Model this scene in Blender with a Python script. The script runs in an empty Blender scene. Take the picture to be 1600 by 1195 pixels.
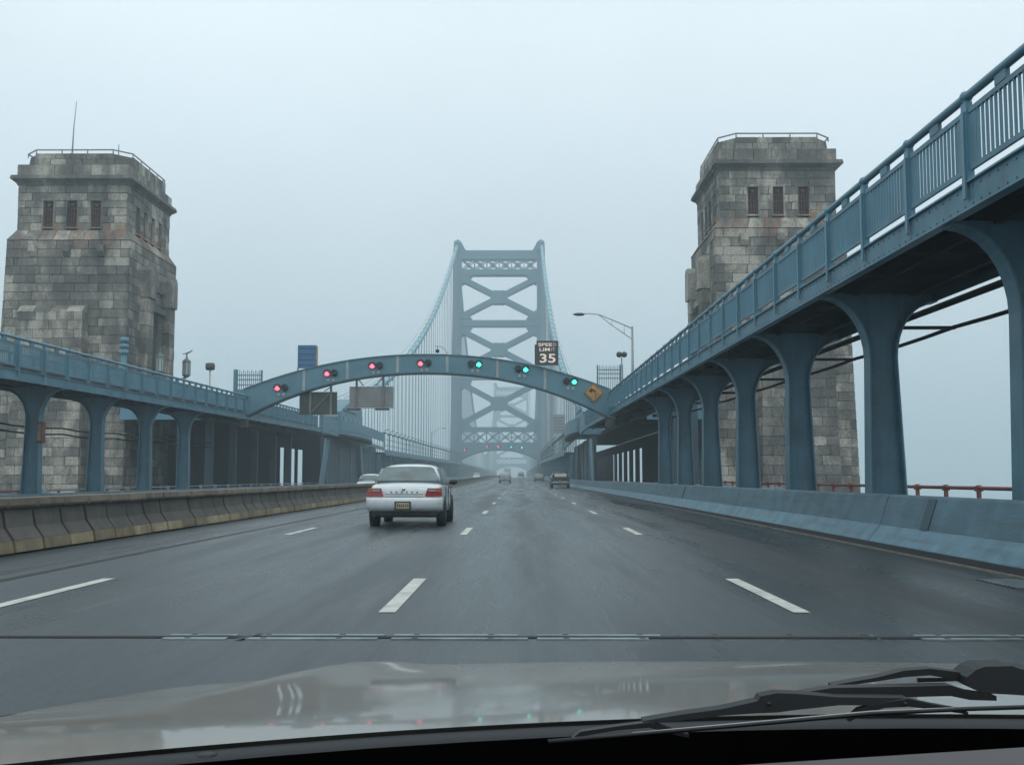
import bpy, math, random
from mathutils import Vector, Matrix, noise as mnoise
random.seed(7)
R = math.radians
S = bpy.context.scene
COL = S.collection

# ------------------------------------------------------------------ camera, sky, sun, exposure
cam_d = bpy.data.cameras.new('camera'); cam = bpy.data.objects.new('camera', cam_d); COL.objects.link(cam)
cam.location = (0, 0, 1.105)
cam.rotation_euler = (R(90 + 4.862), 0, R(0.394))
cam_d.sensor_width = 36; cam_d.lens = 39.15; cam_d.clip_start = 0.05; cam_d.clip_end = 6000
S.camera = cam

SUN_EL, SUN_ROT = 52, 160
w = bpy.data.worlds.new('World'); S.world = w; w.use_nodes = True
nt = w.node_tree; nt.nodes.clear()
out = nt.nodes.new('ShaderNodeOutputWorld'); bg = nt.nodes.new('ShaderNodeBackground')
sky = nt.nodes.new('ShaderNodeTexSky'); sky.sky_type = 'NISHITA'; sky.sun_disc = False
sky.sun_elevation = R(SUN_EL); sky.sun_rotation = R(SUN_ROT); sky.dust_density = 4.0
tc = nt.nodes.new('ShaderNodeTexCoord'); sep = nt.nodes.new('ShaderNodeSeparateXYZ')
ramp = nt.nodes.new('ShaderNodeValToRGB')
e = ramp.color_ramp.elements
e[0].position = 0.0; e[0].color = (0.49, 0.60, 0.66, 1)
e[1].position = 1.0; e[1].color = (0.97, 1.05, 1.08, 1)
for p_, c_ in ((0.12, (0.585, 0.70, 0.765, 1)), (0.38, (0.86, 0.975, 1.04, 1))):
    q = ramp.color_ramp.elements.new(p_); q.color = c_
nz = nt.nodes.new('ShaderNodeTexNoise'); nz.inputs['Scale'].default_value = 2.2; nz.inputs['Detail'].default_value = 5
mr = nt.nodes.new('ShaderNodeMapRange'); mr.inputs['To Min'].default_value = 10.0; mr.inputs['To Max'].default_value = 12.7
sc_ = nt.nodes.new('ShaderNodeVectorMath'); sc_.operation = 'SCALE'
mix = nt.nodes.new('ShaderNodeMix'); mix.data_type = 'RGBA'; mix.inputs[0].default_value = 0.12
L = nt.links.new
L(tc.outputs['Generated'], sep.inputs[0]); L(sep.outputs['Z'], ramp.inputs[0])
L(tc.outputs['Generated'], nz.inputs['Vector']); L(nz.outputs['Fac'], mr.inputs['Value'])
L(ramp.outputs['Color'], sc_.inputs[0]); L(mr.outputs['Result'], sc_.inputs['Scale'])
L(sc_.outputs[0], mix.inputs[6]); L(sky.outputs['Color'], mix.inputs[7])
L(mix.outputs[2], bg.inputs['Color']); bg.inputs['Strength'].default_value = 0.10
L(bg.outputs[0], out.inputs['Surface'])

sun_d = bpy.data.lights.new('sun', 'SUN'); sun = bpy.data.objects.new('sun', sun_d); COL.objects.link(sun)
sun_d.energy = 0.5; sun_d.angle = R(35); sun_d.color = (1.0, 0.98, 0.95)
sun.rotation_euler = (R(90 - SUN_EL), 0, R(180 - SUN_ROT)); sun.location = (0, 0, 60)

S.view_settings.view_transform = 'Standard'; S.view_settings.look = 'None'
S.view_settings.exposure = 0.0; S.view_settings.gamma = 1.0; S.view_settings.use_curve_mapping = False
S.cycles.use_denoising = True
S.cycles.max_bounces = 6; S.cycles.diffuse_bounces = 3; S.cycles.glossy_bounces = 3
S.cycles.volume_bounces = 1; S.cycles.transparent_max_bounces = 8
HAZE = 0.0013
HAZE_COL = (0.80, 0.95, 1.0)

# ------------------------------------------------------------------ helpers
def wl(o):
    v = Vector((0, 0, 0))
    while o is not None:
        v = v + Vector(o.location); o = o.parent
    return v

def meta(o, label=None, cat=None, group=None, kind=None):
    if label: o['label'] = label
    if cat: o['category'] = cat
    if group: o['group'] = group
    if kind: o['kind'] = kind
    return o

def thing(name, label, cat, loc=(0, 0, 0), group=None):
    o = bpy.data.objects.new(name, None); COL.objects.link(o); o.location = loc
    o.empty_display_size = 0.2
    return meta(o, label, cat, group)

def copy_tree(o, parent=None):
    kids = [k for k in bpy.data.objects if k.parent is o]
    return _copy(o, parent)

def _copy(o, parent):
    c = o.copy(); COL.objects.link(c); c.parent = parent
    for k in KIDS.get(o.name, []):
        d = _copy(k, c); KIDS.setdefault(c.name, []).append(d)
    return c
KIDS = {}

class MB:
    def __init__(s): s.v = []; s.f = []; s.sm = []
    def add(s, vs, fs, smooth=False):
        n = len(s.v); s.v += [tuple(a) for a in vs]
        s.f += [tuple(i + n for i in f) for f in fs]; s.sm += [smooth] * len(fs); return s
    def box(s, a, b):
        x0, y0, z0 = a; x1, y1, z1 = b
        if x0 > x1: x0, x1 = x1, x0
        if y0 > y1: y0, y1 = y1, y0
        if z0 > z1: z0, z1 = z1, z0
        return s.add([(x0,y0,z0),(x1,y0,z0),(x1,y1,z0),(x0,y1,z0),(x0,y0,z1),(x1,y0,z1),(x1,y1,z1),(x0,y1,z1)],
                     [(0,3,2,1),(4,5,6,7),(0,1,5,4),(1,2,6,5),(2,3,7,6),(3,0,4,7)])
    def hexa(s, lo, hi):      # lo, hi: 4 points each, counter-clockwise seen from above
        return s.add(list(lo) + list(hi), [(0,3,2,1),(4,5,6,7),(0,1,5,4),(1,2,6,5),(2,3,7,6),(3,0,4,7)])
    def beam(s, p, q, w, h, up=(0, 0, 1)):
        p = Vector(p); q = Vector(q); d = (q - p).normalized(); u = Vector(up)
        if abs(d.dot(u)) > 0.98: u = Vector((0, 1, 0))
        a = d.cross(u).normalized() * (w / 2); b = a.cross(d).normalized() * (h / 2)
        return s.add([p-a-b, p+a-b, p+a+b, p-a+b, q-a-b, q+a-b, q+a+b, q-a+b],
                     [(3,2,1,0),(4,5,6,7),(0,1,5,4),(1,2,6,5),(2,3,7,6),(3,0,4,7)])
    def tube(s, pts, r, n=8, caps=True):
        pts = [Vector(p) for p in pts]; rs = r if isinstance(r, (list, tuple)) else [r] * len(pts)
        vs = []; fs = []
        for i, p in enumerate(pts):
            d = (pts[min(i + 1, len(pts) - 1)] - pts[max(i - 1, 0)]).normalized()
            u = Vector((0, 0, 1)) if abs(d.z) < 0.95 else Vector((0, 1, 0))
            a = d.cross(u).normalized(); b = d.cross(a).normalized()
            for k in range(n):
                t = 2 * math.pi * k / n
                vs.append(p + (a * math.cos(t) + b * math.sin(t)) * rs[i])
        for i in range(len(pts) - 1):
            for k in range(n):
                k2 = (k + 1) % n
                fs.append((i*n+k, i*n+k2, (i+1)*n+k2, (i+1)*n+k))
        s.add(vs, fs, True)
        if caps:
            m = len(pts) - 1
            base = len(s.v) - len(vs)
            s.f.append(tuple(base + k for k in reversed(range(n)))); s.sm.append(False)
            s.f.append(tuple(base + m*n + k for k in range(n))); s.sm.append(False)
        return s
    def prism(s, poly, a, b, axis='y'):   # poly: 2D points; axis y -> (x,z); axis x -> (y,z); axis z -> (x,y)
        def P(p, t):
            return {'y': (p[0], t, p[1]), 'x': (t, p[0], p[1]), 'z': (p[0], p[1], t)}[axis]
        n = len(poly); vs = [P(p, a) for p in poly] + [P(p, b) for p in poly]
        area = sum(poly[i][0]*poly[(i+1)%n][1] - poly[(i+1)%n][0]*poly[i][1] for i in range(n))
        fs = [tuple(range(n)), tuple(range(2*n-1, n-1, -1))] + [(i, i+n, (i+1)%n+n, (i+1)%n) for i in range(n)]
        flip = (area > 0) != (b > a)
        if axis == 'y': flip = not flip
        if flip: fs = [tuple(reversed(f)) for f in fs]
        # faces oriented outward
        if True: pass
        return s.add(vs, fs)
    def lathe(s, prof, c, n=16, axis='z', smooth=True):   # prof (r, t)
        vs = []; fs = []
        for r, t in prof:
            for k in range(n):
                a = 2*math.pi*k/n; u, v_ = r*math.cos(a), r*math.sin(a)
                p = {'z': (u, v_, t), 'y': (u, t, v_), 'x': (t, u, v_)}[axis]
                vs.append((c[0]+p[0], c[1]+p[1], c[2]+p[2]))
        for i in range(len(prof)-1):
            for k in range(n):
                k2 = (k+1) % n; fs.append((i*n+k, i*n+k2, (i+1)*n+k2, (i+1)*n+k))
        if prof[0][0] > 1e-4: fs.append(tuple(reversed(range(n))))
        if prof[-1][0] > 1e-4: fs.append(tuple((len(prof)-1)*n+k for k in range(n)))
        return s.add(vs, fs, smooth)
    def sweep(s, prof, path):   # prof closed list (x,z) offsets; path list of (x,y,z,) translation points along Y
        n = len(prof); vs = []; fs = []
        for p in path:
            for a in prof: vs.append((p[0]+a[0], p[1], p[2]+a[1]))
        m = len(path)
        for i in range(m-1):
            for k in range(n):
                k2 = (k+1) % n; fs.append((i*n+k, i*n+k2, (i+1)*n+k2, (i+1)*n+k))
        fs.append(tuple(range(n))); fs.append(tuple(reversed([(m-1)*n+k for k in range(n)])))
        return s.add(vs, fs)
    def build(s, name, mat, parent=None, sub=0, normals=True):
        xs = [a[0] for a in s.v]; ys = [a[1] for a in s.v]; zs = [a[2] for a in s.v]
        c = Vector(((min(xs)+max(xs))/2, (min(ys)+max(ys))/2, min(zs)))
        me = bpy.data.meshes.new(name)
        me.from_pydata([(a[0]-c.x, a[1]-c.y, a[2]-c.z) for a in s.v], [], s.f)
        me.polygons.foreach_set('use_smooth', s.sm)
        me.materials.append(mat)
        if normals:
            import bmesh
            bm = bmesh.new(); bm.from_mesh(me); bmesh.ops.recalc_face_normals(bm, faces=bm.faces); bm.to_mesh(me); bm.free()
        me.update()
        o = bpy.data.objects.new(name, me); COL.objects.link(o)
        if sub:
            md = o.modifiers.new('sub', 'SUBSURF'); md.levels = sub; md.render_levels = sub
        if parent is not None:
            o.parent = parent; o.location = c - wl(parent); KIDS.setdefault(parent.name, []).append(o)
        else: o.location = c
        return o

def inst(src, name, parent, loc, scale=None, rot=None):
    """another object on the same mesh data, at a world location"""
    o = bpy.data.objects.new(name, src.data if hasattr(src, 'data') else src); COL.objects.link(o)
    if parent is not None:
        o.parent = parent; o.location = Vector(loc) - wl(parent); KIDS.setdefault(parent.name, []).append(o)
    else: o.location = loc
    if scale: o.scale = scale
    if rot: o.rotation_euler = rot
    return o

# ------------------------------------------------------------------ materials
def node_mat(name):
    m = bpy.data.materials.new(name); m.use_nodes = True
    t = m.node_tree; b = t.nodes['Principled BSDF']; return m, t, b

def ramp_node(t, stops):
    r = t.nodes.new('ShaderNodeValToRGB'); el = r.color_ramp.elements
    el[0].position, el[0].color = stops[0][0], (*stops[0][1], 1)
    el[1].position, el[1].color = stops[-1][0], (*stops[-1][1], 1)
    for p, c in stops[1:-1]:
        q = el.new(p); q.color = (*c, 1)
    return r

def worn(name, col, rough=0.5, metal=0.0, var=0.18, scale=1.2, grime=None, grime_amt=0.35, bump=0.0, streak=True, spec=0.5, coat=0.0, each=0.0):
    """painted or bare surface with blotches, vertical run marks and fine relief (world position)"""
    m, t, b = node_mat(name); N = t.nodes.new; K = t.links.new
    geo = N('ShaderNodeNewGeometry')
    n1 = N('ShaderNodeTexNoise'); n1.inputs['Scale'].default_value = scale; n1.inputs['Detail'].default_value = 6
    K(geo.outputs['Position'], n1.inputs['Vector'])
    lo = tuple(c * (1 - var) for c in col); hi = tuple(min(1, c * (1 + var)) for c in col)
    r1 = ramp_node(t, [(0.3, lo), (0.7, hi)]); K(n1.outputs['Fac'], r1.inputs[0])
    last = r1.outputs['Color']
    g = grime or tuple(c * 0.35 for c in col)
    if grime_amt > 0:
        mp = N('ShaderNodeMapping'); mp.inputs['Scale'].default_value = (4.0, 0.22, 5.0) if streak == 'y' else (3.0, 3.0, 0.35) if streak else (1, 1, 1)
        K(geo.outputs['Position'], mp.inputs['Vector'])
        n2 = N('ShaderNodeTexNoise'); n2.inputs['Scale'].default_value = 1.6; n2.inputs['Detail'].default_value = 7; n2.inputs['Roughness'].default_value = 0.65
        K(mp.outputs[0], n2.inputs['Vector'])
        r2 = ramp_node(t, [(0.50, (0, 0, 0)), (0.74, (grime_amt,)*3)]); K(n2.outputs['Fac'], r2.inputs[0])
        mx = N('ShaderNodeMix'); mx.data_type = 'RGBA'; K(r2.outputs['Color'], mx.inputs[0]); K(last, mx.inputs[6]); mx.inputs[7].default_value = (*g, 1)
        last = mx.outputs[2]
    if each > 0:
        oi = N('ShaderNodeObjectInfo'); rm_ = N('ShaderNodeMapRange'); rm_.inputs['To Min'].default_value = 1-each; rm_.inputs['To Max'].default_value = 1+each
        K(oi.outputs['Random'], rm_.inputs['Value']); vm = N('ShaderNodeVectorMath'); vm.operation = 'SCALE'; K(last, vm.inputs[0]); K(rm_.outputs[0], vm.inputs['Scale']); last = vm.outputs[0]
    K(last, b.inputs['Base Color'])
    b.inputs['Roughness'].default_value = rough; b.inputs['Metallic'].default_value = metal
    b.inputs['Specular IOR Level'].default_value = spec; b.inputs['Coat Weight'].default_value = coat
    if bump > 0:
        n3 = N('ShaderNodeTexNoise'); n3.inputs['Scale'].default_value = 30; n3.inputs['Detail'].default_value = 4
        K(geo.outputs['Position'], n3.inputs['Vector'])
        bp = N('ShaderNodeBump'); bp.inputs['Strength'].default_value = bump; bp.inputs['Distance'].default_value = 0.02
        K(n3.outputs['Fac'], bp.inputs['Height']); K(bp.outputs[0], b.inputs['Normal'])
    return m

def stone_mat(name, per_object):
    m, t, b = node_mat(name); N = t.nodes.new; K = t.links.new
    geo = N('ShaderNodeNewGeometry')
    if per_object:
        oi = N('ShaderNodeObjectInfo'); tone = oi.outputs['Random']
    else:
        at = N('ShaderNodeAttribute'); at.attribute_name = 'tone'; tone = at.outputs['Fac']
    # weathering: large soot patches, streaked downwards, plus per-stone tone
    mp = N('ShaderNodeMapping'); mp.inputs['Scale'].default_value = (1, 1, 0.45); K(geo.outputs['Position'], mp.inputs['Vector'])
    n1 = N('ShaderNodeTexNoise'); n1.inputs['Scale'].default_value = 0.50; n1.inputs['Detail'].default_value = 8; n1.inputs['Roughness'].default_value = 0.68
    K(mp.outputs[0], n1.inputs['Vector'])
    tm = N('ShaderNodeMath'); tm.operation = 'MULTIPLY_ADD'; K(tone, tm.inputs[0]); tm.inputs[1].default_value = 0.17; tm.inputs[2].default_value = -0.085
    ad = N('ShaderNodeMath'); ad.operation = 'ADD'; K(n1.outputs['Fac'], ad.inputs[0]); K(tm.outputs[0], ad.inputs[1])
    r1 = ramp_node(t, [(0.34, (0.078, 0.077, 0.072)), (0.46, (0.140, 0.134, 0.120)), (0.54, (0.220, 0.206, 0.175)), (0.63, (0.42, 0.395, 0.335))])
    K(ad.outputs[0], r1.inputs[0])
    # fine grain
    n2 = N('ShaderNodeTexNoise'); n2.inputs['Scale'].default_value = 9; n2.inputs['Detail'].default_value = 6; K(geo.outputs['Position'], n2.inputs['Vector'])
    r2 = ramp_node(t, [(0.3, (0.72,)*3), (0.7, (1.22,)*3)]); K(n2.outputs['Fac'], r2.inputs[0])
    mu = N('ShaderNodeMix'); mu.data_type = 'RGBA'; mu.blend_type = 'MULTIPLY'; mu.inputs[0].default_value = 1
    K(r1.outputs['Color'], mu.inputs[6]); K(r2.outputs['Color'], mu.inputs[7])
    # rust washed down from the window bars
    sp = N('ShaderNodeSeparateXYZ'); K(geo.outputs['Position'], sp.inputs[0])
    mz = N('ShaderNodeMapRange'); mz.inputs['From Min'].default_value = 16.6; mz.inputs['From Max'].default_value = 18.6; K(sp.outputs['Z'], mz.inputs['Value'])
    mz2 = N('ShaderNodeMapRange'); mz2.inputs['From Min'].default_value = 19.3; mz2.inputs['From Max'].default_value = 18.7; K(sp.outputs['Z'], mz2.inputs['Value'])
    mp2 = N('ShaderNodeMapping'); mp2.inputs['Scale'].default_value = (2.4, 0.9, 0.12); K(geo.outputs['Position'], mp2.inputs['Vector'])
    n3 = N('ShaderNodeTexNoise'); n3.inputs['Scale'].default_value = 1.3; n3.inputs['Detail'].default_value = 5; K(mp2.outputs[0], n3.inputs['Vector'])
    r3 = ramp_node(t, [(0.50, (0, 0, 0)), (0.66, (0.75,)*3)]); K(n3.outputs['Fac'], r3.inputs[0])
    m1 = N('ShaderNodeMath'); m1.operation = 'MULTIPLY'; K(mz.outputs[0], m1.inputs[0]); K(mz2.outputs[0], m1.inputs[1])
    m2 = N('ShaderNodeMath'); m2.operation = 'MULTIPLY'; K(m1.outputs[0], m2.inputs[0]); K(r3.outputs['Color'], m2.inputs[1])
    mx = N('ShaderNodeMix'); mx.data_type = 'RGBA'; K(m2.outputs[0], mx.inputs[0]); K(mu.outputs[2], mx.inputs[6]); mx.inputs[7].default_value = (0.34, 0.14, 0.06, 1)
    K(mx.outputs[2], b.inputs['Base Color']); b.inputs['Roughness'].default_value = 0.85
    bp = N('ShaderNodeBump'); bp.inputs['Strength'].default_value = 0.9; bp.inputs['Distance'].default_value = 0.06
    K(n2.outputs['Fac'], bp.inputs['Height']); K(bp.outputs[0], b.inputs['Normal'])
    return m

def plain(name, col, rough=0.5, metal=0.0, spec=0.5, coat=0.0):
    m, t, b = node_mat(name)
    b.inputs['Base Color'].default_value = (*col, 1); b.inputs['Roughness'].default_value = rough
    b.inputs['Metallic'].default_value = metal; b.inputs['Specular IOR Level'].default_value = spec; b.inputs['Coat Weight'].default_value = coat
    return m

def lit(name, col, strength):
    m, t, b = node_mat(name)
    b.inputs['Base Color'].default_value = (*col, 1); b.inputs['Emission Color'].default_value = (*col, 1)
    b.inputs['Emission Strength'].default_value = strength; return m

def asphalt_mat():
    m, t, b = node_mat('wet_asphalt'); N = t.nodes.new; K = t.links.new
    geo = N('ShaderNodeNewGeometry')
    mp = N('ShaderNodeMapping'); mp.inputs['Scale'].default_value = (1.0, 0.06, 1); K(geo.outputs['Position'], mp.inputs['Vector'])
    n1 = N('ShaderNodeTexNoise'); n1.inputs['Scale'].default_value = 0.9; n1.inputs['Detail'].default_value = 7; n1.inputs['Roughness'].default_value = 0.6; K(mp.outputs[0], n1.inputs['Vector'])
    n2 = N('ShaderNodeTexNoise'); n2.inputs['Scale'].default_value = 26; n2.inputs['Detail'].default_value = 7; n2.inputs['Roughness'].default_value = .75; K(geo.outputs['Position'], n2.inputs['Vector'])
    n5 = N('ShaderNodeTexNoise'); n5.inputs['Scale'].default_value = 0.25; n5.inputs['Detail'].default_value = 4; K(geo.outputs['Position'], n5.inputs['Vector'])
    # wheel tracks polished into each lane, wandering a little
    s0 = N('ShaderNodeSeparateXYZ'); K(geo.outputs['Position'], s0.inputs[0])
    wx = N('ShaderNodeMath'); wx.operation = 'MULTIPLY_ADD'; K(n5.outputs['Fac'], wx.inputs[0]); wx.inputs[1].default_value = 0.5; K(s0.outputs['X'], wx.inputs[2])
    fr = N('ShaderNodeMath'); fr.operation = 'MULTIPLY'; K(wx.outputs[0], fr.inputs[0]); fr.inputs[1].default_value = 2*math.pi/1.7
    sn = N('ShaderNodeMath'); sn.operation = 'SINE'; K(fr.outputs[0], sn.inputs[0])
    tk = N('ShaderNodeMapRange'); tk.inputs['From Min'].default_value = -1; tk.inputs['To Min'].default_value = -0.055; tk.inputs['To Max'].default_value = 0.055; K(sn.outputs[0], tk.inputs['Value'])
    nf = N('ShaderNodeMath'); nf.operation = 'ADD'; K(n1.outputs['Fac'], nf.inputs[0]); K(tk.outputs[0], nf.inputs[1])
    r1 = ramp_node(t, [(0.32, (0.017, 0.028, 0.032)), (0.68, (0.037, 0.055, 0.062))]); K(nf.outputs[0], r1.inputs[0])
    r2 = ramp_node(t, [(0.3, (0.5,)*3), (0.72, (1.6,)*3)]); K(n2.outputs['Fac'], r2.inputs[0])
    mu = N('ShaderNodeMix'); mu.data_type = 'RGBA'; mu.blend_type = 'MULTIPLY'; mu.inputs[0].default_value = 1
    K(r1.outputs['Color'], mu.inputs[6]); K(r2.outputs['Color'], mu.inputs[7])
    # asphalt darker across the right-hand lane, with a wavering edge
    sp = N('ShaderNodeSeparateXYZ'); K(geo.outputs['Position'], sp.inputs[0])
    nw = N('ShaderNodeTexNoise'); nw.inputs['Scale'].default_value = 0.8; K(geo.outputs['Position'], nw.inputs['Vector'])
    ax = N('ShaderNodeMath'); ax.operation = 'MULTIPLY_ADD'; K(nw.outputs['Fac'], ax.inputs[0]); ax.inputs[1].default_value = 1.4; K(sp.outputs['X'], ax.inputs[2])
    px = N('ShaderNodeMapRange'); px.inputs['From Min'].default_value = 2.7; px.inputs['From Max'].default_value = 4.0; K(ax.outputs[0], px.inputs['Value'])
    mx = N('ShaderNodeMix'); mx.data_type = 'RGBA'; mx.blend_type = 'MULTIPLY'
    ms = N('ShaderNodeMath'); ms.operation = 'MULTIPLY'; ms.inputs[1].default_value = 0.85; K(px.outputs[0], ms.inputs[0]); K(ms.outputs[0], mx.inputs[0])
    K(mu.outputs[2], mx.inputs[6]); mx.inputs[7].default_value = (0.60, 0.57, 0.55, 1)
    # thin tar-sealed cracks and scuffs
    mp3 = N('ShaderNodeMapping'); mp3.inputs['Scale'].default_value = (1.0, 0.10, 1); mp3.inputs['Rotation'].default_value = (0, 0, 0.05); K(geo.outputs['Position'], mp3.inputs['Vector'])
    vo = N('ShaderNodeTexVoronoi'); vo.feature = 'DISTANCE_TO_EDGE'; vo.inputs['Scale'].default_value = 0.33; K(mp3.outputs[0], vo.inputs['Vector'])
    rv = ramp_node(t, [(0.0, (1, 1, 1)), (0.006, (0, 0, 0))]); K(vo.outputs['Distance'], rv.inputs[0])
    cm = N('ShaderNodeMath'); cm.operation = 'MULTIPLY'; K(rv.outputs['Color'], cm.inputs[0])
    rc = ramp_node(t, [(0.5, (0, 0, 0)), (0.62, (0.55,)*3)]); K(n5.outputs['Fac'], rc.inputs[0]); K(rc.outputs['Color'], cm.inputs[1])
    my = N('ShaderNodeMix'); my.data_type = 'RGBA'; K(cm.outputs[0], my.inputs[0]); K(mx.outputs[2], my.inputs[6]); my.inputs[7].default_value = (0.11, 0.12, 0.125, 1)
    K(my.outputs[2], b.inputs['Base Color'])
    r4 = ramp_node(t, [(0.38, (0.20,)*3), (0.62, (0.48,)*3)]); K(nf.outputs[0], r4.inputs[0]); K(r4.outputs['Color'], b.inputs['Roughness'])
    b.inputs['Specular IOR Level'].default_value = 0.36
    bp = N('ShaderNodeBump'); bp.inputs['Strength'].default_value = 0.55; bp.inputs['Distance'].default_value = 0.012
    K(n2.outputs['Fac'], bp.inputs['Height']); K(bp.outputs[0], b.inputs['Normal'])
    return m

M = {}
M['asphalt'] = asphalt_mat()
M['blue'] = worn('blue_steel_paint', (0.078, 0.190, 0.250), 0.50, var=0.20, grime=(0.06, 0.075, 0.08), grime_amt=0.45, bump=0.08)
M['blue_light'] = worn('blue_rail_paint', (0.090, 0.218, 0.290), 0.45, var=0.12, grime=(0.10, 0.13, 0.15), grime_amt=0.3)
M['column'] = worn('shaded_column_paint', (0.044, 0.118, 0.165), 0.5, var=0.25, grime=(0.03, 0.04, 0.045), grime_amt=0.5, bump=0.1)  # walkway blue darkened: shade below the deck put into the paint
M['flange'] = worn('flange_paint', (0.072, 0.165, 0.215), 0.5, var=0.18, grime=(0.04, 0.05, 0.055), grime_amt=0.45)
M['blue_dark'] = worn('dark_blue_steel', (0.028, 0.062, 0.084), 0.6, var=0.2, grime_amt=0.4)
M['under'] = worn('shade_dark_steel', (0.009, 0.013, 0.017), 0.9, var=0.4, grime_amt=0.3, spec=0.2)  # near-black: shade under decks and in the passages put into the colour
M['arch'] = worn('arch_paint', (0.082, 0.198, 0.250), 0.5, var=0.10, grime=(0.12, 0.13, 0.13), grime_amt=0.35, bump=0.05)
M['tower'] = worn('hazed_tower_paint', (0.092, 0.195, 0.250), 0.6, var=0.1, grime_amt=0.2)  # blue made paler: some of the distance haze put into the paint
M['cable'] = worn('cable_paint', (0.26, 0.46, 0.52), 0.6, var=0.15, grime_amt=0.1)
M['rope'] = plain('wire_rope', (0.16, 0.22, 0.25), 0.6)
M['bluecrete'] = worn('blue_painted_concrete', (0.060, 0.132, 0.168), 0.6, var=0.22, scale=2.0, grime=(0.035, 0.045, 0.05), grime_amt=0.6, bump=0.5, each=.07, streak='y')
M['bluecrete_toe'] = worn('worn_barrier_toe', (0.100, 0.200, 0.255), 0.6, var=0.22, scale=3.0, grime=(0.055, 0.075, 0.09), grime_amt=0.65, bump=0.6, each=.06, streak='y')
M['greycrete'] = worn('grey_barrier', (0.078, 0.073, 0.064), 0.8, var=0.2, scale=2.5, grime=(0.03, 0.03, 0.03), grime_amt=0.6, bump=0.4, each=.16)
M['capcrete'] = worn('barrier_cap', (0.165, 0.142, 0.110), 0.8, var=0.22, scale=2.0, grime=(0.07, 0.05, 0.035), grime_amt=0.6, bump=0.4, each=.22)
M['yellowcrete'] = worn('barrier_foot', (0.215, 0.185, 0.110), 0.8, var=0.3, scale=2.0, grime=(0.12, 0.06, 0.035), grime_amt=0.8, bump=0.4, streak=False, each=.3)
M['stone'] = stone_mat('granite', True)
M['stone_mass'] = stone_mat('granite_mass', False)
M['mortar'] = plain('dark_joint', (0.030, 0.031, 0.030), 0.95)
M['rust'] = worn('rusty_bars', (0.11, 0.045, 0.032), 0.8, var=0.4, grime=(0.16, 0.06, 0.03), grime_amt=0.6)
M['void'] = plain('dark_opening', (0.012, 0.013, 0.014), 0.9)
M['white'] = worn('lane_paint', (0.52, 0.54, 0.50), 0.55, var=0.2, scale=6, grime=(0.16, 0.17, 0.17), grime_amt=0.75, streak=False)
M['steel'] = worn('joint_steel', (0.22, 0.28, 0.30), 0.45, metal=0.3, var=0.3, scale=5, grime=(0.05, 0.055, 0.055), grime_amt=0.8, streak=False)
M['black'] = plain('black_rubber', (0.012, 0.013, 0.014), 0.6)
M['red_pipe'] = worn('red_pipe', (0.17, 0.042, 0.032), 0.5, var=0.25, grime=(0.10, 0.03, 0.02), grime_amt=0.5)
M['bed0'] = worn('rusty_toe_board', (.13, .12, .10), .8, var=.3, grime_amt=.4)
M['galv'] = worn('galvanised', (0.33, 0.36, 0.37), 0.5, metal=0.3, var=0.12, grime_amt=0.15)
M['curb'] = worn('steel_curb', (0.17, 0.155, 0.13), 0.7, var=0.3, scale=4, grime_amt=0.5, streak=False)
M['rail_brown'] = plain('roof_rail', (0.22, 0.22, 0.20), 0.5)

def zr(y):      # the roadway climbs gently towards the towers
    if y < 100: return 0.0
    t = min(1.0, (y - 100) / 260.0)
    return 1.0 * (t * t * (3 - 2 * t)) * 0.9 + 0.1 * t
def zc(x):      # cross fall towards the far kerb
    return 0.0 if x > -9.0 else -0.32 * (-9.0 - x) / 9.5
CX = -6.1       # bridge axis

# ------------------------------------------------------------------ road, markings, river
ys = [-12, 0, 20, 50, 80, 100] + list(range(120, 380, 15)) + [400, 600, 900, 1300]
xs = [-18.6, -13.8, -9.0, -4.5, 0.0, 5.62]
mb = MB(); nx = len(xs)
vs = [(x, y, zr(y) + zc(x)) for y in ys for x in xs]
fs = [(j*nx+i, j*nx+i+1, (j+1)*nx+i+1, (j+1)*nx+i) for j in range(len(ys)-1) for i in range(nx-1)]
mb.add(vs, fs); road = mb.build('road', M['asphalt']); meta(road, kind='structure')

def strip(x0, x1, y0, y1, lift=0.004):
    n = max(1, int((y1 - y0) / 12)); vs = []; fs = []
    for i in range(n + 1):
        y = y0 + (y1 - y0) * i / n
        for x in (x0, x1): vs.append((x, y, zr(y) + zc(x) + lift))
    for i in range(n): fs.append((2*i, 2*i+1, 2*i+3, 2*i+2))
    return vs, fs
for lx in (2.31, -1.09, -4.49, -11.3, -14.7):
    y = 9.25
    while y < 250:
        m_ = MB(); m_.add(*strip(lx - 0.07, lx + 0.07, y, y + 3.05, 0.005)); m_.build('lane_dash', M['white'], road)
        y += 12.35
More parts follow.
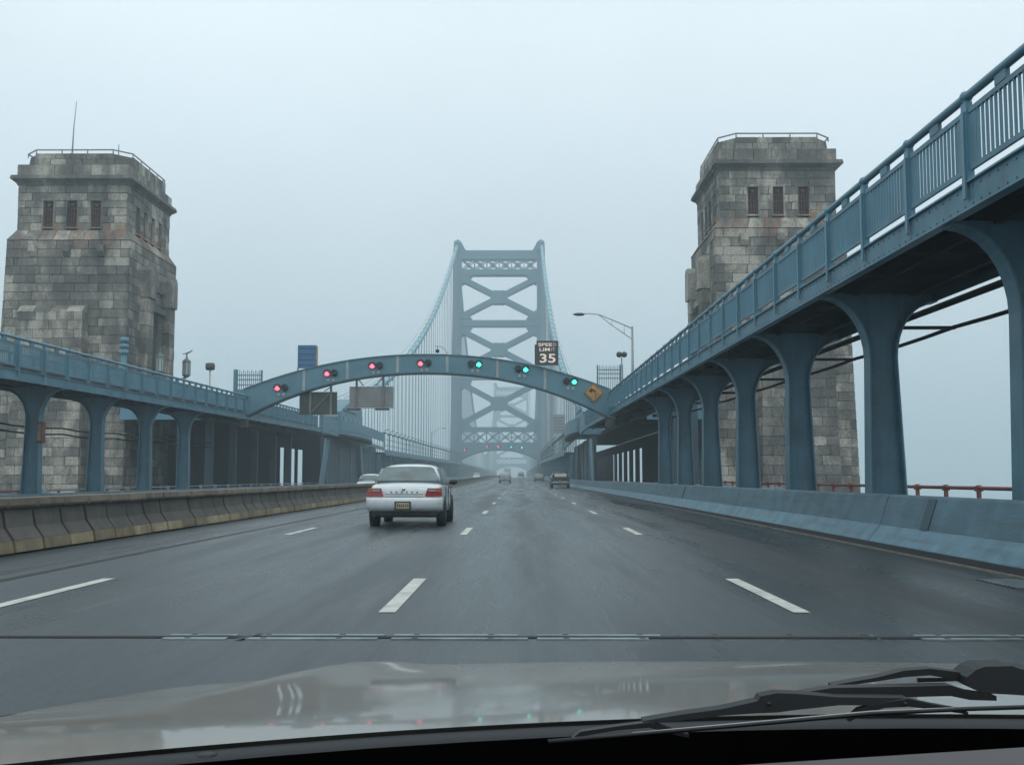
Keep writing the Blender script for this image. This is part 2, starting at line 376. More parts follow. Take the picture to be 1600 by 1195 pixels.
# expansion joint across the deck
jy = 7.83
for xa, xb in ((-18.5, -9.0), (-9.0, 5.5)):
    m_ = MB(); m_.add(*strip(xa, xb, jy - 0.045, jy + 0.045, 0.005)); m_.build('joint_gap', M['void'], road)
for xa, xb, ya, yb2 in ((-5.64, -5.56, 9, 46), (-5.52, -5.50, 9, 40)):
    m_ = MB(); m_.add(*strip(xa, xb, ya, yb2, 0.004)); m_.build('tar_seam', M['black'], road)
m_ = MB(); m_.add([(-1.95, jy-0.14, 0.011), (-1.89, jy-0.14, 0.011), (-1.78, jy+0.14, 0.011), (-1.84, jy+0.14, 0.011)], [(0,1,2,3)]); m_.build('joint_cut', M['black'], road)
random.seed(3)
for a, b in ((-2.45, -1.92), (-1.88, -0.9), (-0.88, 0.1), (0.12, 1.0), (2.46, 2.54), (2.75, 3.7), (3.72, 4.6)):
    for s_ in (-1, 1):
        m_ = MB(); y0 = jy + s_ * 0.050; y1 = jy + s_ * (0.115 if s_ < 0 else 0.11)
        m_.box((a, y0, 0.0), (b + random.uniform(-.12, .0), y1, 0.009)); m_.build('joint_plate', M['steel'], road)
mb = MB()
for k in range(13):
    x = -2.3 + k * 0.52
    for s_ in (-1, 1): mb.box((x, jy + s_*0.08, 0.009), (x + 0.04, jy + s_*0.095, 0.012))
mb.build('joint_bolts', M['black'], road)
# drain grate by the kerb
gr = thing('drain_grate', 'black iron drain grate in the wet road at the foot of the right barrier', 'drain grate', (5.05, 11.6, 0))
m_ = MB(); m_.box((4.92, 11.3, 0.0), (5.38, 12.2, 0.006)); m_.build('pit', M['void'], gr)
for k in range(9):
    y = 11.24 + k * 0.108
    m_ = MB(); m_.box((4.94, y, 0.006), (5.36, y + 0.045, 0.016)); m_.build('bar', M['steel'], gr)

mb = MB(); mb.add([(-1500, -60, -41), (1500, -60, -41), (1500, 2600, -41), (-1500, 2600, -41)], [(0,1,2,3)])
m, t, b = node_mat('river_water'); b.inputs['Base Color'].default_value = (0.06, 0.09, 0.10, 1); b.inputs['Roughness'].default_value = 0.25
n_ = t.nodes.new('ShaderNodeTexNoise'); n_.inputs['Scale'].default_value = 0.6; g_ = t.nodes.new('ShaderNodeNewGeometry')
bp_ = t.nodes.new('ShaderNodeBump'); bp_.inputs['Strength'].default_value = 0.4
t.links.new(g_.outputs['Position'], n_.inputs['Vector']); t.links.new(n_.outputs['Fac'], bp_.inputs['Height']); t.links.new(bp_.outputs[0], b.inputs['Normal'])
river = mb.build('river', m); meta(river, kind='structure')

# track beds either side of the roadway
M['bed'] = worn('track_bed', (0.07, 0.07, 0.065), 0.9, var=0.3, grime_amt=0.4, streak=False, bump=0.4)
for x0, x1, zb in ((6.4, 13.5, -0.25), (-25.9, -19.0, -0.75)):
    mb = MB(); mb.box((x0, -12, zb - 1.2), (x1, 900, zb)); o = mb.build('track_bed', M['bed']); meta(o, kind='structure')
mb = MB(); mb.box((-18.9, -12, -1.9), (6.2, 900, -0.55)); o = mb.build('bridge_deck', M['blue_dark']); meta(o, kind='structure')

# ------------------------------------------------------------------ barriers
RB = thing('concrete_barrier', 'long blue painted concrete barrier along the right edge of the wet road', 'barrier', (5.95, 0, 0))
prof_toe = [(5.64, -0.02), (5.64, 0.075), (5.70, 0.09), (5.90, 0.335), (6.34, 0.335), (6.34, -0.02)]
prof_up = [(5.90, 0.337), (6.05, 0.79), (6.09, 0.82), (6.30, 0.82), (6.34, 0.79), (6.34, 0.337)]
y = -6.0; first = None
while y < 700:
    ln = 6.1 if y < 250 else 61
    for nm, pr, mt in (('barrier_toe', prof_toe, M['bluecrete_toe']), ('barrier_section', prof_up, M['bluecrete'])):
        m_ = MB(); m_.sweep(pr, [(0, y + 0.012, zr(y)), (0, y + ln - 0.012, zr(y + ln))]); m_.build(nm, mt, RB)
    y += ln
for yy in (16.25, 40.6):      # steel cover plates over the joints
    m_ = MB(); m_.prism([(5.886, 0.34), (6.035, 0.785), (6.05, 0.785), (5.902, 0.34)], yy, yy + 0.32); m_.build('joint_cover', M['blue_dark'], RB)
m_ = MB(); m_.sweep([(5.47, 0), (5.53, 0), (5.53, .022), (5.47, .022)], [(0, y, 0) for y in (-6, 50, 100)]); m_.build('kerb_strip', M['curb'], RB)
m_ = MB(); m_.sweep([(5.585, 0), (5.639, 0), (5.639, .085), (5.6, .085)], [(0, y, 0) for y in (-6, 50, 100)]); m_.build('kerb_face', M['black'], RB)
m_ = MB(); m_.add(*strip(5.531, 5.584, -6, 100, 0.006)); m_.build('gutter', M['black'], RB)

LBR = thing('concrete_barrier', 'low blue barrier below the far left row of walkway columns', 'barrier', (-18.8, 0, -0.3))
y = 14.0
while y < 700:
    ln = 6.1 if y < 250 else 61
    z0 = -0.36
    pr = [(-18.4, z0), (-18.4, z0 + .08), (-18.62, z0 + .32), (-18.75, z0 + .82), (-19.0, z0 + .82), (-19.0, z0)]
    m_ = MB(); m_.sweep(pr, [(0, y + .012, zr(y)), (0, y + ln - .012, zr(y + ln))]); m_.build('barrier_section', M['bluecrete'], LBR)
    y += ln

MV = thing('movable_barrier', 'hinged grey concrete median barrier with yellowish feet and tan caps', 'barrier', (-7.55, 0, 0))
cx = -7.56
pr_body = [(-.30, .20), (-.17, .38), (-.115, .66), (.115, .66), (.17, .38), (.30, .20)]
pr_foot = [(-.33, 0.03), (-.325, .075), (-.30, .197), (.30, .197), (.325, .075), (.33, .03)]
pr_cap = [(-.19, .663), (-.215, .70), (-.205, .80), (.205, .80), (.215, .70), (.19, .663)]
protos = []
for nm, pr, mt in (('barrier_segment', pr_body, M['greycrete']), ('segment_foot', pr_foot, M['yellowcrete']), ('segment_cap', pr_cap, M['capcrete'])):
    m_ = MB(); m_.sweep([(cx + a, b_) for a, b_ in pr], [(0, 6.14, 0), (0, 7.06, 0)]); protos.append(m_.build(nm, mt, MV))
base_l = [p.location.copy() for p in protos]
protos[1].parent = protos[0]; protos[1].location = base_l[1] - base_l[0]
protos[2].parent = protos[0]; protos[2].location = base_l[2] - base_l[0]
KIDS[MV.name] = [protos[0]]; KIDS[protos[0].name] = protos[1:]
random.seed(11)
for k in range(1, 290):
    c = _copy(protos[0], MV); yy = k * 0.996
    c.location = base_l[0] + Vector((random.uniform(-.012, .012), yy, zr(6.6 + yy) + random.uniform(-.004, .004)))
    c.rotation_euler = (0, 0, random.uniform(-.008, .008))
m_ = MB(); m_.sweep([(cx + a, b_) for a, b_ in [(-.1, .1), (.1, .1), (.1, .6), (-.1, .6)]], [(0, y, zr(y)) for y in (6, 50, 100, 140, 180, 220, 260, 295)]); m_.build('hinge_core', M['black'], MV)
m_ = MB(); m_.sweep([(cx + a, b_) for a, b_ in [(-.3, .03), (-.16, .4), (-.2, .8), (.2, .8), (.16, .4), (.3, .03)]], [(0, y, zr(y)) for y in (296, 360, 700)])
meta(m_.build('segment_row', M['greycrete'], MV), kind='stuff')

# ------------------------------------------------------------------ stone pylons
UB = MB(); UB.box((-.5, -.5, -.5), (.5, .5, .5))
ub = bpy.data.meshes.new('granite_block')
ub.from_pydata(UB.v, [], UB.f); ub.materials.append(M['stone']); ub.update()

def pylon(xc, y0, side, label):
    """side: +1 when the roadway lies to the west (inner face = low x)"""
    W2, D = 4.35, 10.4
    g = -0.6
    root = thing('stone_pylon', label, 'stone tower', (xc, y0, g))
    inner = -side      # direction of the roadway from the centre
    blocks = []        # (centre, size(w,d,h), facing axis, visible weight)
    def core(x0, x1, ya, yb, z0, z1, nm='core'):
        m_ = MB(); m_.box((x0, ya, z0), (x1, yb, z1)); return m_.build(nm, M['mortar'], root)
    def courses(z0, z1, n):
        return [(z0 + (z1 - z0) * i / n, z0 + (z1 - z0) * (i + 1) / n) for i in range(n)]
    def face(kind, pos, a0, a1, z0, z1, n, holes=(), weight=1.0, batter=0.0, wmin=0.95, wmax=1.75, depth=0.3, stagger=0):
        """kind 'y': face looks to -y at y=pos, runs a0..a1 in x. kind 'x': face at x=pos, runs in y"""
        for i, (c0, c1) in enumerate(courses(z0, z1, n)):
            zt = (c0 + c1) / 2; shift = batter * (1 - (zt - z0) / (z1 - z0))
            edges = [a0]
            x = a0 + (0.55 if (i + stagger) % 2 else 1.1) * random.uniform(.85, 1.1)
            while x < a1 - 0.6:
                edges.append(x); x += random.uniform(wmin, wmax)
            edges.append(a1)
            cuts = []
            for h in holes:
                if c1 > h[2] + .05 and c0 < h[3] - .05: cuts.append((h[0], h[1]))
            for e0, e1 in zip(edges[:-1], edges[1:]):
                spans = [(e0, e1)]
                for h0, h1 in cuts:
                    ns = []
                    for s0, s1 in spans:
                        if h1 <= s0 or h0 >= s1: ns.append((s0, s1)); continue
                        if h0 - s0 > .08: ns.append((s0, h0))
                        if s1 - h1 > .08: ns.append((h1, s1))
                    spans = ns
                for s0, s1 in spans:
                    pr = random.uniform(0, .055)
                    c = ((s0 + s1) / 2, (c0 + c1) / 2); sz = (s1 - s0 - .035, c1 - c0 - .035)
                    if kind == 'y':
                        blocks.append(((c[0], pos - shift - pr + depth/2, c[1]), (sz[0], depth, sz[1]), weight * sz[0] * sz[1]))
                    else:
                        sg = inner
                        blocks.append(((pos + sg*(shift + pr) - sg*depth/2, c[0], c[1]), (depth, sz[0], sz[1]), weight * sz[0] * sz[1] * .55))
    xi, xo = xc + inner * W2, xc - inner * W2          # inner and outer faces
    lo, hi = min(xi, xo), max(xi, xo)
    # lower shaft
    cl0 = lo if inner < 0 else lo - .5
    core(lo + .12, hi - .12, y0 + .12, y0 + D - .12, g, 17.55)
    m_ = MB()      # battered outer flank
    ox = -inner
    m_.prism([(xo - ox*.2, g), (xo + ox*.55, g), (xo + ox*.03, 17.5), (xo - ox*.2, 17.5)], y0 + .05, y0 + D - .1)
    m_.build('battered_flank', M['mortar'], root)
    door = (y0 + 4.35, y0 + 6.35, 5.2, 13.2)
    bx0, bx1 = xc - 2.35 - .1, xc + 2.15
    face('y', y0, lo, hi + 0.0, g, 17.7, 30, weight=1.0, batter=.12)
    face('x', xi, y0, y0 + D, g, 17.7, 30, holes=[door], weight=1.2, stagger=1)
    # outer flank stones (seen from the side only)
    for i, (c0, c1) in enumerate(courses(g, 17.7, 30)):
        t_ = 1 - ((c0 + c1)/2 - g) / (17.7 - g)
        x = xo + ox * (.55 * t_ + .02)
        yy = y0 + .02
        while yy < y0 + D - .3:
            w_ = min(random.uniform(1.1, 1.9), y0 + D - yy)
            blocks.append(((x - ox*.15, yy + w_/2, (c0+c1)/2), (.3 + .0, w_ - .035, c1 - c0 - .035), .02)); yy += w_
    # widened outer strip of the front so the batter reads from the road
    for i, (c0, c1) in enumerate(courses(g, 17.7, 30)):
        t_ = 1 - ((c0 + c1)/2 - g) / (17.7 - g)
        wd = .55 * t_
        if wd > .08: blocks.append(((xo + ox*wd/2, y0 - .12*t_ + .15, (c0+c1)/2), (wd - .02, .3, c1-c0-.035), .5*wd))
    # weathering course between the shafts
    m_ = MB()
    a, b_ = lo - .04, hi + .04; c, d_ = y0 - .04, y0 + D + .04; k = .48
    m_.hexa([(a, c, 17.72), (b_, c, 17.72), (b_, d_, 17.72), (a, d_, 17.72)], [(a+k, c+k, 18.5), (b_-k, c+k, 18.5), (b_-k, d_-k, 18.5), (a+k, d_-k, 18.5)])
    m_.build('weathering_core', M['mortar'], root)
    n = 8
    for i in range(n):      # sloped stones, front
        u0, u1 = i/n, (i+1)/n
        m_ = MB(); e = .018
        X0, X1 = a + (b_-a)*u0 + e, a + (b_-a)*u1 - e; T0, T1 = a+k + (b_-a-2*k)*u0 + e, a+k + (b_-a-2*k)*u1 - e
        m_.hexa([(X0, c-.03, 17.73), (X1, c-.03, 17.73), (X1, c+.3, 17.73), (X0, c+.3, 17.73)], [(T0, c+k-.03, 18.5), (T1, c+k-.03, 18.5), (T1, c+k+.2, 18.5), (T0, c+k+.2, 18.5)])
        m_.build('sloping_stone', M['stone'], root)
    n = 9; xs_ = xi + inner*.04
    for i in range(n):
        u0, u1 = i/n, (i+1)/n; e = .018; m_ = MB()
        Y0, Y1 = c + (d_-c)*u0 + e, c + (d_-c)*u1 - e; T0, T1 = c+k + (d_-c-2*k)*u0 + e, c+k + (d_-c-2*k)*u1 - e
        p = inner
        m_.hexa([(xs_+p*.03, Y0, 17.73), (xs_+p*.03, Y1, 17.73), (xs_-p*.3, Y1, 17.73), (xs_-p*.3, Y0, 17.73)], [(xs_-p*(k-.03), T0, 18.5), (xs_-p*(k-.03), T1, 18.5), (xs_-p*(k+.2), T1, 18.5), (xs_-p*(k+.2), T0, 18.5)])
        m_.build('sloping_stone', M['stone'], root)
    # upper shaft
    U = W2 - .46; ulo, uhi = xc - U, xc + U; uy = y0 + .46; uD = D - .92
    core(ulo + .35, uhi - .12, uy + .35, uy + uD - .12, 18.5, 21.75) if inner < 0 else core(ulo + .12, uhi - .35, uy + .35, uy + uD - .12, 18.5, 21.75)
    wins = [(xc + o - .36, xc + o + .36, 18.75, 20.65) for o in (-1.7, 0, 1.7)]
    swins = [(y0 + o - .40, y0 + o + .40, 18.75, 20.65) for o in (2.72, 4.37, 6.02, 7.67)]
    face('y', uy, ulo, uhi, 18.5, 21.75, 6, holes=wins, weight=1.6, depth=.36)
    face('x', xc + inner*U, uy, uy + uD, 18.5, 21.75, 6, holes=swins, weight=1.6, depth=.36)
    face('y', uy, ulo, uhi, 18.5, 21.75, 6, holes=wins, weight=0, depth=.01) if False else None
    def window(kind, a0, a1, z0, z1, pos):
        fr = MB(); d = .05
        if kind == 'y':
            fr.box((a0-.1, pos-.05, z1), (a1+.1, pos+.25, z1+.14)); fr.box((a0-.12, pos-.09, z0-.12), (a1+.12, pos+.25, z0))
            fr.box((a0-.09, pos-.045, z0), (a0, pos+.25, z1)); fr.box((a1, pos-.045, z0), (a1+.09, pos+.25, z1))
            wv = fr.build('window', M['stone'], root)
            m_ = MB(); m_.box((a0, pos+.24, z0), (a1, pos+.28, z1)); m_.build('opening', M['void'], wv)
            g_ = MB()
            for i in range(4):
                x = a0 + (a1-a0)*(i+.5)/4; g_.box((x-.028, pos+.13, z0), (x+.028, pos+.16, z1))
            for i in range(5):
                z = z0 + (z1-z0)*(i+.5)/5; g_.box((a0, pos+.10, z-.025), (a1, pos+.125, z+.025))
            g_.lathe([(.0, .0), (.14, .0), (.14, .02), (0, .02)], ((a0+a1)/2, pos+.08, z1-.32), 10, 'y')
            g_.build('grille', M['rust'], wv)
        else:
            p = inner
            fr.box((pos+p*.05, a0-.1, z1), (pos-p*.25, a1+.1, z1+.14)); fr.box((pos+p*.09, a0-.12, z0-.12), (pos-p*.25, a1+.12, z0))
            fr.box((pos+p*.045, a0-.09, z0), (pos-p*.25, a0, z1)); fr.box((pos+p*.045, a1, z0), (pos-p*.25, a1+.09, z1))
            wv = fr.build('window', M['stone'], root)
            m_ = MB(); m_.box((pos-p*.24, a0, z0), (pos-p*.28, a1, z1)); m_.build('opening', M['void'], wv)
            g_ = MB()
            for i in range(3):
                x = a0 + (a1-a0)*(i+.5)/3; g_.box((pos-p*.13, x-.025, z0), (pos-p*.16, x+.025, z1))
            g_.build('grille', M['rust'], wv)
    for h in wins: window('y', *h, uy)
    for h in swins: window('x', *h, xc + inner*U)
    # cornice, attic, chamfered parapet
    def ring(nm, z0, z1, grow0, grow1, mat=M['stone_mass'], cham=0, n=7):
        m_ = MB(); a0, a1, b0, b1 = ulo, uhi, uy, uy + uD
        def loop(gr, z, c_):
            A0, A1, B0, B1 = a0-gr, a1+gr, b0-gr, b1+gr
            if c_ <= 0: return [(A0, B0, z), (A1, B0, z), (A1, B1, z), (A0, B1, z)]
            return [(A0+c_, B0, z), (A1-c_, B0, z), (A1, B0+c_, z), (A1, B1-c_, z), (A1-c_, B1, z), (A0+c_, B1, z), (A0, B1-c_, z), (A0, B0+c_, z)]
        l0, l1 = loop(grow0, z0, cham), loop(grow1, z1, cham); k = len(l0)
        m_.add(l0 + l1, [tuple(reversed(range(k))), tuple(range(k, 2*k))] + [(i, (i+1) % k, (i+1) % k + k, i + k) for i in range(k)])
        return m_.build(nm, mat, root)
    ring('cornice', 21.75, 21.95, .06, .14, cham=0); ring('cornice', 21.952, 22.15, .20, .42); ring('cornice', 22.152, 22.42, .46, .40)
    ring('attic_core', 22.42, 23.18, .0, .0, M['mortar'])
    face('y', uy - .12, ulo - .08, uhi + .08, 22.42, 23.2, 1, weight=1.6, wmin=1.2, wmax=1.8)
    face('x', xc + inner*(U + .1), uy - .1, uy + uD, 22.42, 23.2, 1, weight=1.6, wmin=1.2, wmax=1.8)
    ring('attic_top', 23.2, 23.26, .1, .04)
    ring('parapet', 23.26, 24.12, -.12, -.22, cham=1.05)
    for i in range(5):      # parapet facing stones
        x0_ = ulo + 1.1 + (uhi - ulo - 2.2) * i / 5; x1_ = ulo + 1.1 + (uhi - ulo - 2.2) * (i+1) / 5
        m_ = MB(); m_.box((x0_+.02, uy - .0, 23.28), (x1_-.02, uy+.3, 23.66)); m_.build('parapet_stone', M['stone'], root)
        m_ = MB(); m_.box((x0_+.02 + (.3 if i else 0), uy + .03, 23.69), (x1_-.02 + (.3 if i < 4 else 0), uy+.3, 24.08)); m_.build('parapet_stone', M['stone'], root)
    for i in range(6):
        a_ = uy + 1.1 + (uD - 2.2) * i / 6; b2 = uy + 1.1 + (uD - 2.2) * (i+1) / 6
        m_ = MB(); m_.box((xc + inner*(U - .02), a_+.02, 23.28), (xc + inner*(U-.3), b2-.02, 24.08)); m_.build('parapet_stone', M['stone'], root)
    # roof rail
    c_ = 1.05; A0, A1, B0, B1 = ulo + .1, uhi - .1, uy + .1, uy + uD - .1
    lp = [(A0+c_, B0), (A1-c_, B0), (A1, B0+c_), (A1, B1-c_), (A1-c_, B1), (A0+c_, B1), (A0, B1-c_), (A0, B0+c_), (A0+c_, B0)]
    m_ = MB()
    for p, q in zip(lp[:-1], lp[1:]): m_.tube([(p[0], p[1], 24.36), (q[0], q[1], 24.36)], .05, 6)
    rl = m_.build('roof_rail', M['rail_brown'], root)
    for p, q in zip(lp[:-1], lp[1:]):
        L_ = math.hypot(q[0]-p[0], q[1]-p[1]); n_ = max(1, round(L_/1.9))
        for i in range(n_):
            x, y = p[0] + (q[0]-p[0])*i/n_, p[1] + (q[1]-p[1])*i/n_
            m_ = MB(); m_.tube([(x, y, 24.1), (x, y, 24.33)], .045, 6); m_.build('rail_post', M['rail_brown'], rl)
    # corbels
    for o in (-2.45, -.05, 2.35):
        m_ = MB(); m_.prism([(y0 - .02, 17.35), (y0 - .38, 17.3), (y0 - .40, 16.85), (y0 - .16, 16.55), (y0 - .02, 16.5)], xc + o - .24, xc + o + .24, 'x'); m_.build('corbel', M['stone'], root)
    # battered buttress on the front
    bq = [(xc - 3.0, 0), (xc + 1.55, 0)] if inner > 0 else [(xc - 1.55, 0), (xc + 3.0, 0)]
    bl, br = bq[0][0], bq[1][0]; n = 21
    m_ = MB(); m_.hexa([(bl-.3+.1, y0-1.5, g), (br+.3-.1, y0-1.5, g), (br+.3-.1, y0, g), (bl-.3+.1, y0, g)], [(bl+.1, y0-.98, 12.5), (br-.1, y0-.98, 12.5), (br-.1, y0, 12.5), (bl+.1, y0, 12.5)])
    m_.build('buttress_core', M['mortar'], root)
    for i, (c0, c1) in enumerate(courses(g, 12.5, 21)):
        t_ = 1 - ((c0+c1)/2 - g)/(12.5 - g); gx = .3*t_; yf = y0 - 1.08 - .5*t_
        x = bl - gx; k_ = 0; brx = br + gx
        while x < brx - .1:
            w_ = (random.uniform(.6, .8) if (k_ == 0 and i % 2) else random.uniform(1.15, 1.5))
            if brx - x - w_ < .5: w_ = brx - x
            blocks.append(((x + w_/2, yf + .15, (c0+c1)/2), (w_-.035, .3, c1-c0-.035), 1.4*w_*(c1-c0))); x += w_; k_ += 1
        blocks.append(((br + gx - .14, (yf + .31 + y0)/2, (c0+c1)/2), (.28, y0 - yf - .33, c1-c0-.035), .5))
        blocks.append(((bl - gx + .14, (yf + .31 + y0)/2, (c0+c1)/2), (.28, y0 - yf - .33, c1-c0-.035), .02))
    for i in range(4):
        x0_, x1_ = bl + (br-bl)*i/4 + .018, bl + (br-bl)*(i+1)/4 - .018; m_ = MB()
        m_.hexa([(x0_, y0-1.1, 12.5), (x1_, y0-1.1, 12.5), (x1_, y0-.02, 12.5), (x0_, y0-.02, 12.5)], [(x0_, y0-.55, 12.95), (x1_, y0-.55, 12.95), (x1_, y0-.02, 13.1), (x0_, y0-.02, 13.1)])
        m_.build('buttress_cap', M['stone'], root)
    # portal on the inner face: two pilasters with stepped caps, lintel, dark doorway
    p = inner
    for ya in (2.15, 7.1):
        ya += y0
        for i, (c0, c1) in enumerate(courses(5.0, 14.0, 9)):
            m_ = MB(); pr = random.uniform(0, .02)
            m_.box((xi + p*.03, ya + .06, c0 + .02), (xi + p*(.62 + pr), ya + 1.34, c1 - .02)); m_.build('pilaster_stone', M['stone'], root)
        m_ = MB(); m_.prism([(ya, 14.02), (ya, 14.5), (ya + .02, 16.0), (ya + .25, 16.35), (ya + 1.15, 16.35), (ya + 1.38, 16.0), (ya + 1.4, 14.5), (ya + 1.4, 14.02)], xi + p*.03, xi + p*.80, 'x'); m_.build('pilaster_cap', M['stone'], root)
    m_ = MB(); m_.box((xi + p*.03, y0 + 3.56, 13.3), (xi + p*.40, y0 + 7.04, 13.75)); m_.build('lintel', M['stone'], root)
    m_ = MB(); m_.box((xi + p*.03, y0 + 3.56, 14.9), (xi + p*.28, y0 + 7.04, 15.1)); m_.build('lintel', M['stone'], root)
    m_ = MB(); m_.box((xi - p*.6, door[0], door[2]), (xi - p*.5, door[1], door[3])); dm = m_.build('doorway', M['void'], root)
    for s0, s1 in ((door[0], door[0] + .12), (door[1] - .12, door[1])):
        m_ = MB(); m_.box((xi - p*.5, s0, door[2]), (xi + p*.06, s1, door[3])); m_.build('door_jamb', M['stone'], dm)
    # place the biggest stones one by one, the rest as one mass
    blocks.sort(key=lambda b: -b[2])
    for c, s_, wv in blocks[:300]:
        inst(ub, 'granite_block', root, c, s_)
    m_ = MB(); tones = []
    for c, s_, wv in blocks[300:]:
        m_.box(tuple(c[i] - s_[i]/2 for i in range(3)), tuple(c[i] + s_[i]/2 for i in range(3))); tones.append(random.random())
    o = m_.build('granite_courses', M['stone_mass'], root); meta(o, kind='stuff')
    at = o.data.attributes.new('tone', 'FLOAT', 'FACE')
    for i in range(len(o.data.polygons)): at.data[i].value = tones[min(i // 6, len(tones)-1)]
    return root
random.seed(21)
PL = pylon(-31.72, 77.0, -1, 'weathered granite tower on the left with a thin mast on its flat roof')
PR = pylon(17.45, 73.5, 1, 'weathered granite tower rising behind the walkway on the right')
ms = thing('mast', 'tall thin mast standing on the roof of the left granite tower', 'mast', (-32.0, 77.9, 24.12))
m_ = MB(); m_.tube([(-32.05, 77.9, 24.12), (-32.0, 77.9, 26.0), (-31.86, 77.9, 28.0)], [.06, .045, .03], 6); m_.build('rod', M['galv'], ms)
m_ = MB(); m_.lathe([(.12, 0), (.12, .08), (.06, .14)], (-32.05, 77.9, 24.12), 8); m_.build('foot', M['galv'], ms)
m_ = MB(); m_.tube([(-28.9, 78.4, 24.12), (-28.9, 78.4, 25.0)], .04, 6)
meta(m_.build('lightning_rod', M['galv']), 'short lightning rod at the corner of the left granite tower roof', 'rod')

# ------------------------------------------------------------------ elevated walkways with bracket columns
def zdeck(side, y):      # underside of the edge girder
    return (4.52 + .0097*y) if side > 0 else (4.20 + .0105*y)

def column(side, y, root, ground):
    """T-shaped portal column: tapered web between two flanges that sweep out as curved brackets"""
    xc_ = 7.28 if side > 0 else -19.5
    r_ = -1 if side > 0 else 1      # towards the road
    zt = zdeck(side, y)
    def curve(dirx, base, neck, reach, rise, top):
        pts = [(xc_ + dirx*base, ground), (xc_ + dirx*neck, top - rise)]
        for i in range(1, 9):
            a = math.pi/2 * i/8
            pts.append((xc_ + dirx*(neck + (reach-neck)*(1-math.cos(a))), top - rise + rise*math.sin(a)))
        return pts
    inn = curve(r_, .36, .29, 1.20, 1.25, zt - .02)
    outp = curve(-r_, .40, .24, 1.08, 1.15, zt - .12)
    poly = inn + [(inn[-1][0], zt + .05), (outp[-1][0], zt + .05)] + outp[::-1]
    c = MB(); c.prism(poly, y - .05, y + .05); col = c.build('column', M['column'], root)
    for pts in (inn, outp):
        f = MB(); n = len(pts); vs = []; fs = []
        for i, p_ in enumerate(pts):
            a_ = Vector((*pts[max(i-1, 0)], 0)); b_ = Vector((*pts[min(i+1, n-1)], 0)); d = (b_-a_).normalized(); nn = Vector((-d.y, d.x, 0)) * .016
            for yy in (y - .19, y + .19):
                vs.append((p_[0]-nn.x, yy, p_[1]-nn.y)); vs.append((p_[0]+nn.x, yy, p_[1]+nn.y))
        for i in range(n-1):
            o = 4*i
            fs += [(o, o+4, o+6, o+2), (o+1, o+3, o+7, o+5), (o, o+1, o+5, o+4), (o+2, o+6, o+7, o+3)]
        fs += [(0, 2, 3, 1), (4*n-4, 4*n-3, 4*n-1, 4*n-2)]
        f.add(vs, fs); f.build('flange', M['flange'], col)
    if y < 62 and (side > 0 or y > 30):
        f = MB()
        for pts, sg in ((inn, r_), (outp, -r_)):
            for p_, q_ in zip(pts[:-1], pts[1:]):
                L_ = math.hypot(q_[0]-p_[0], q_[1]-p_[1]); n_ = max(1, int(L_/.16))
                for i_ in range(n_):
                    x_ = p_[0] + (q_[0]-p_[0])*i_/n_ - sg*.075; z_ = p_[1] + (q_[1]-p_[1])*i_/n_ - (.02 if p_ is pts[0] else .05)
                    if z_ > ground + .9: f.box((x_-.014, y-.062, z_-.014), (x_+.014, y-.05, z_+.014))
        meta(f.build('rivets', M['flange'], col), kind='stuff')
    f = MB(); f.box((xc_ - .5, y - .3, ground), (xc_ + .5, y + .3, ground + .12)); f.build('base_plate', M['blue'], col)
    return col

def baluster_mesh(h):
    m_ = MB(); m_.box((-.019, -.010, 0), (.019, .010, h)); me = bpy.data.meshes.new('baluster'); me.from_pydata(m_.v, [], m_.f); me.materials.append(M['blue_light']); me.update(); return me
BM = baluster_mesh(.72)

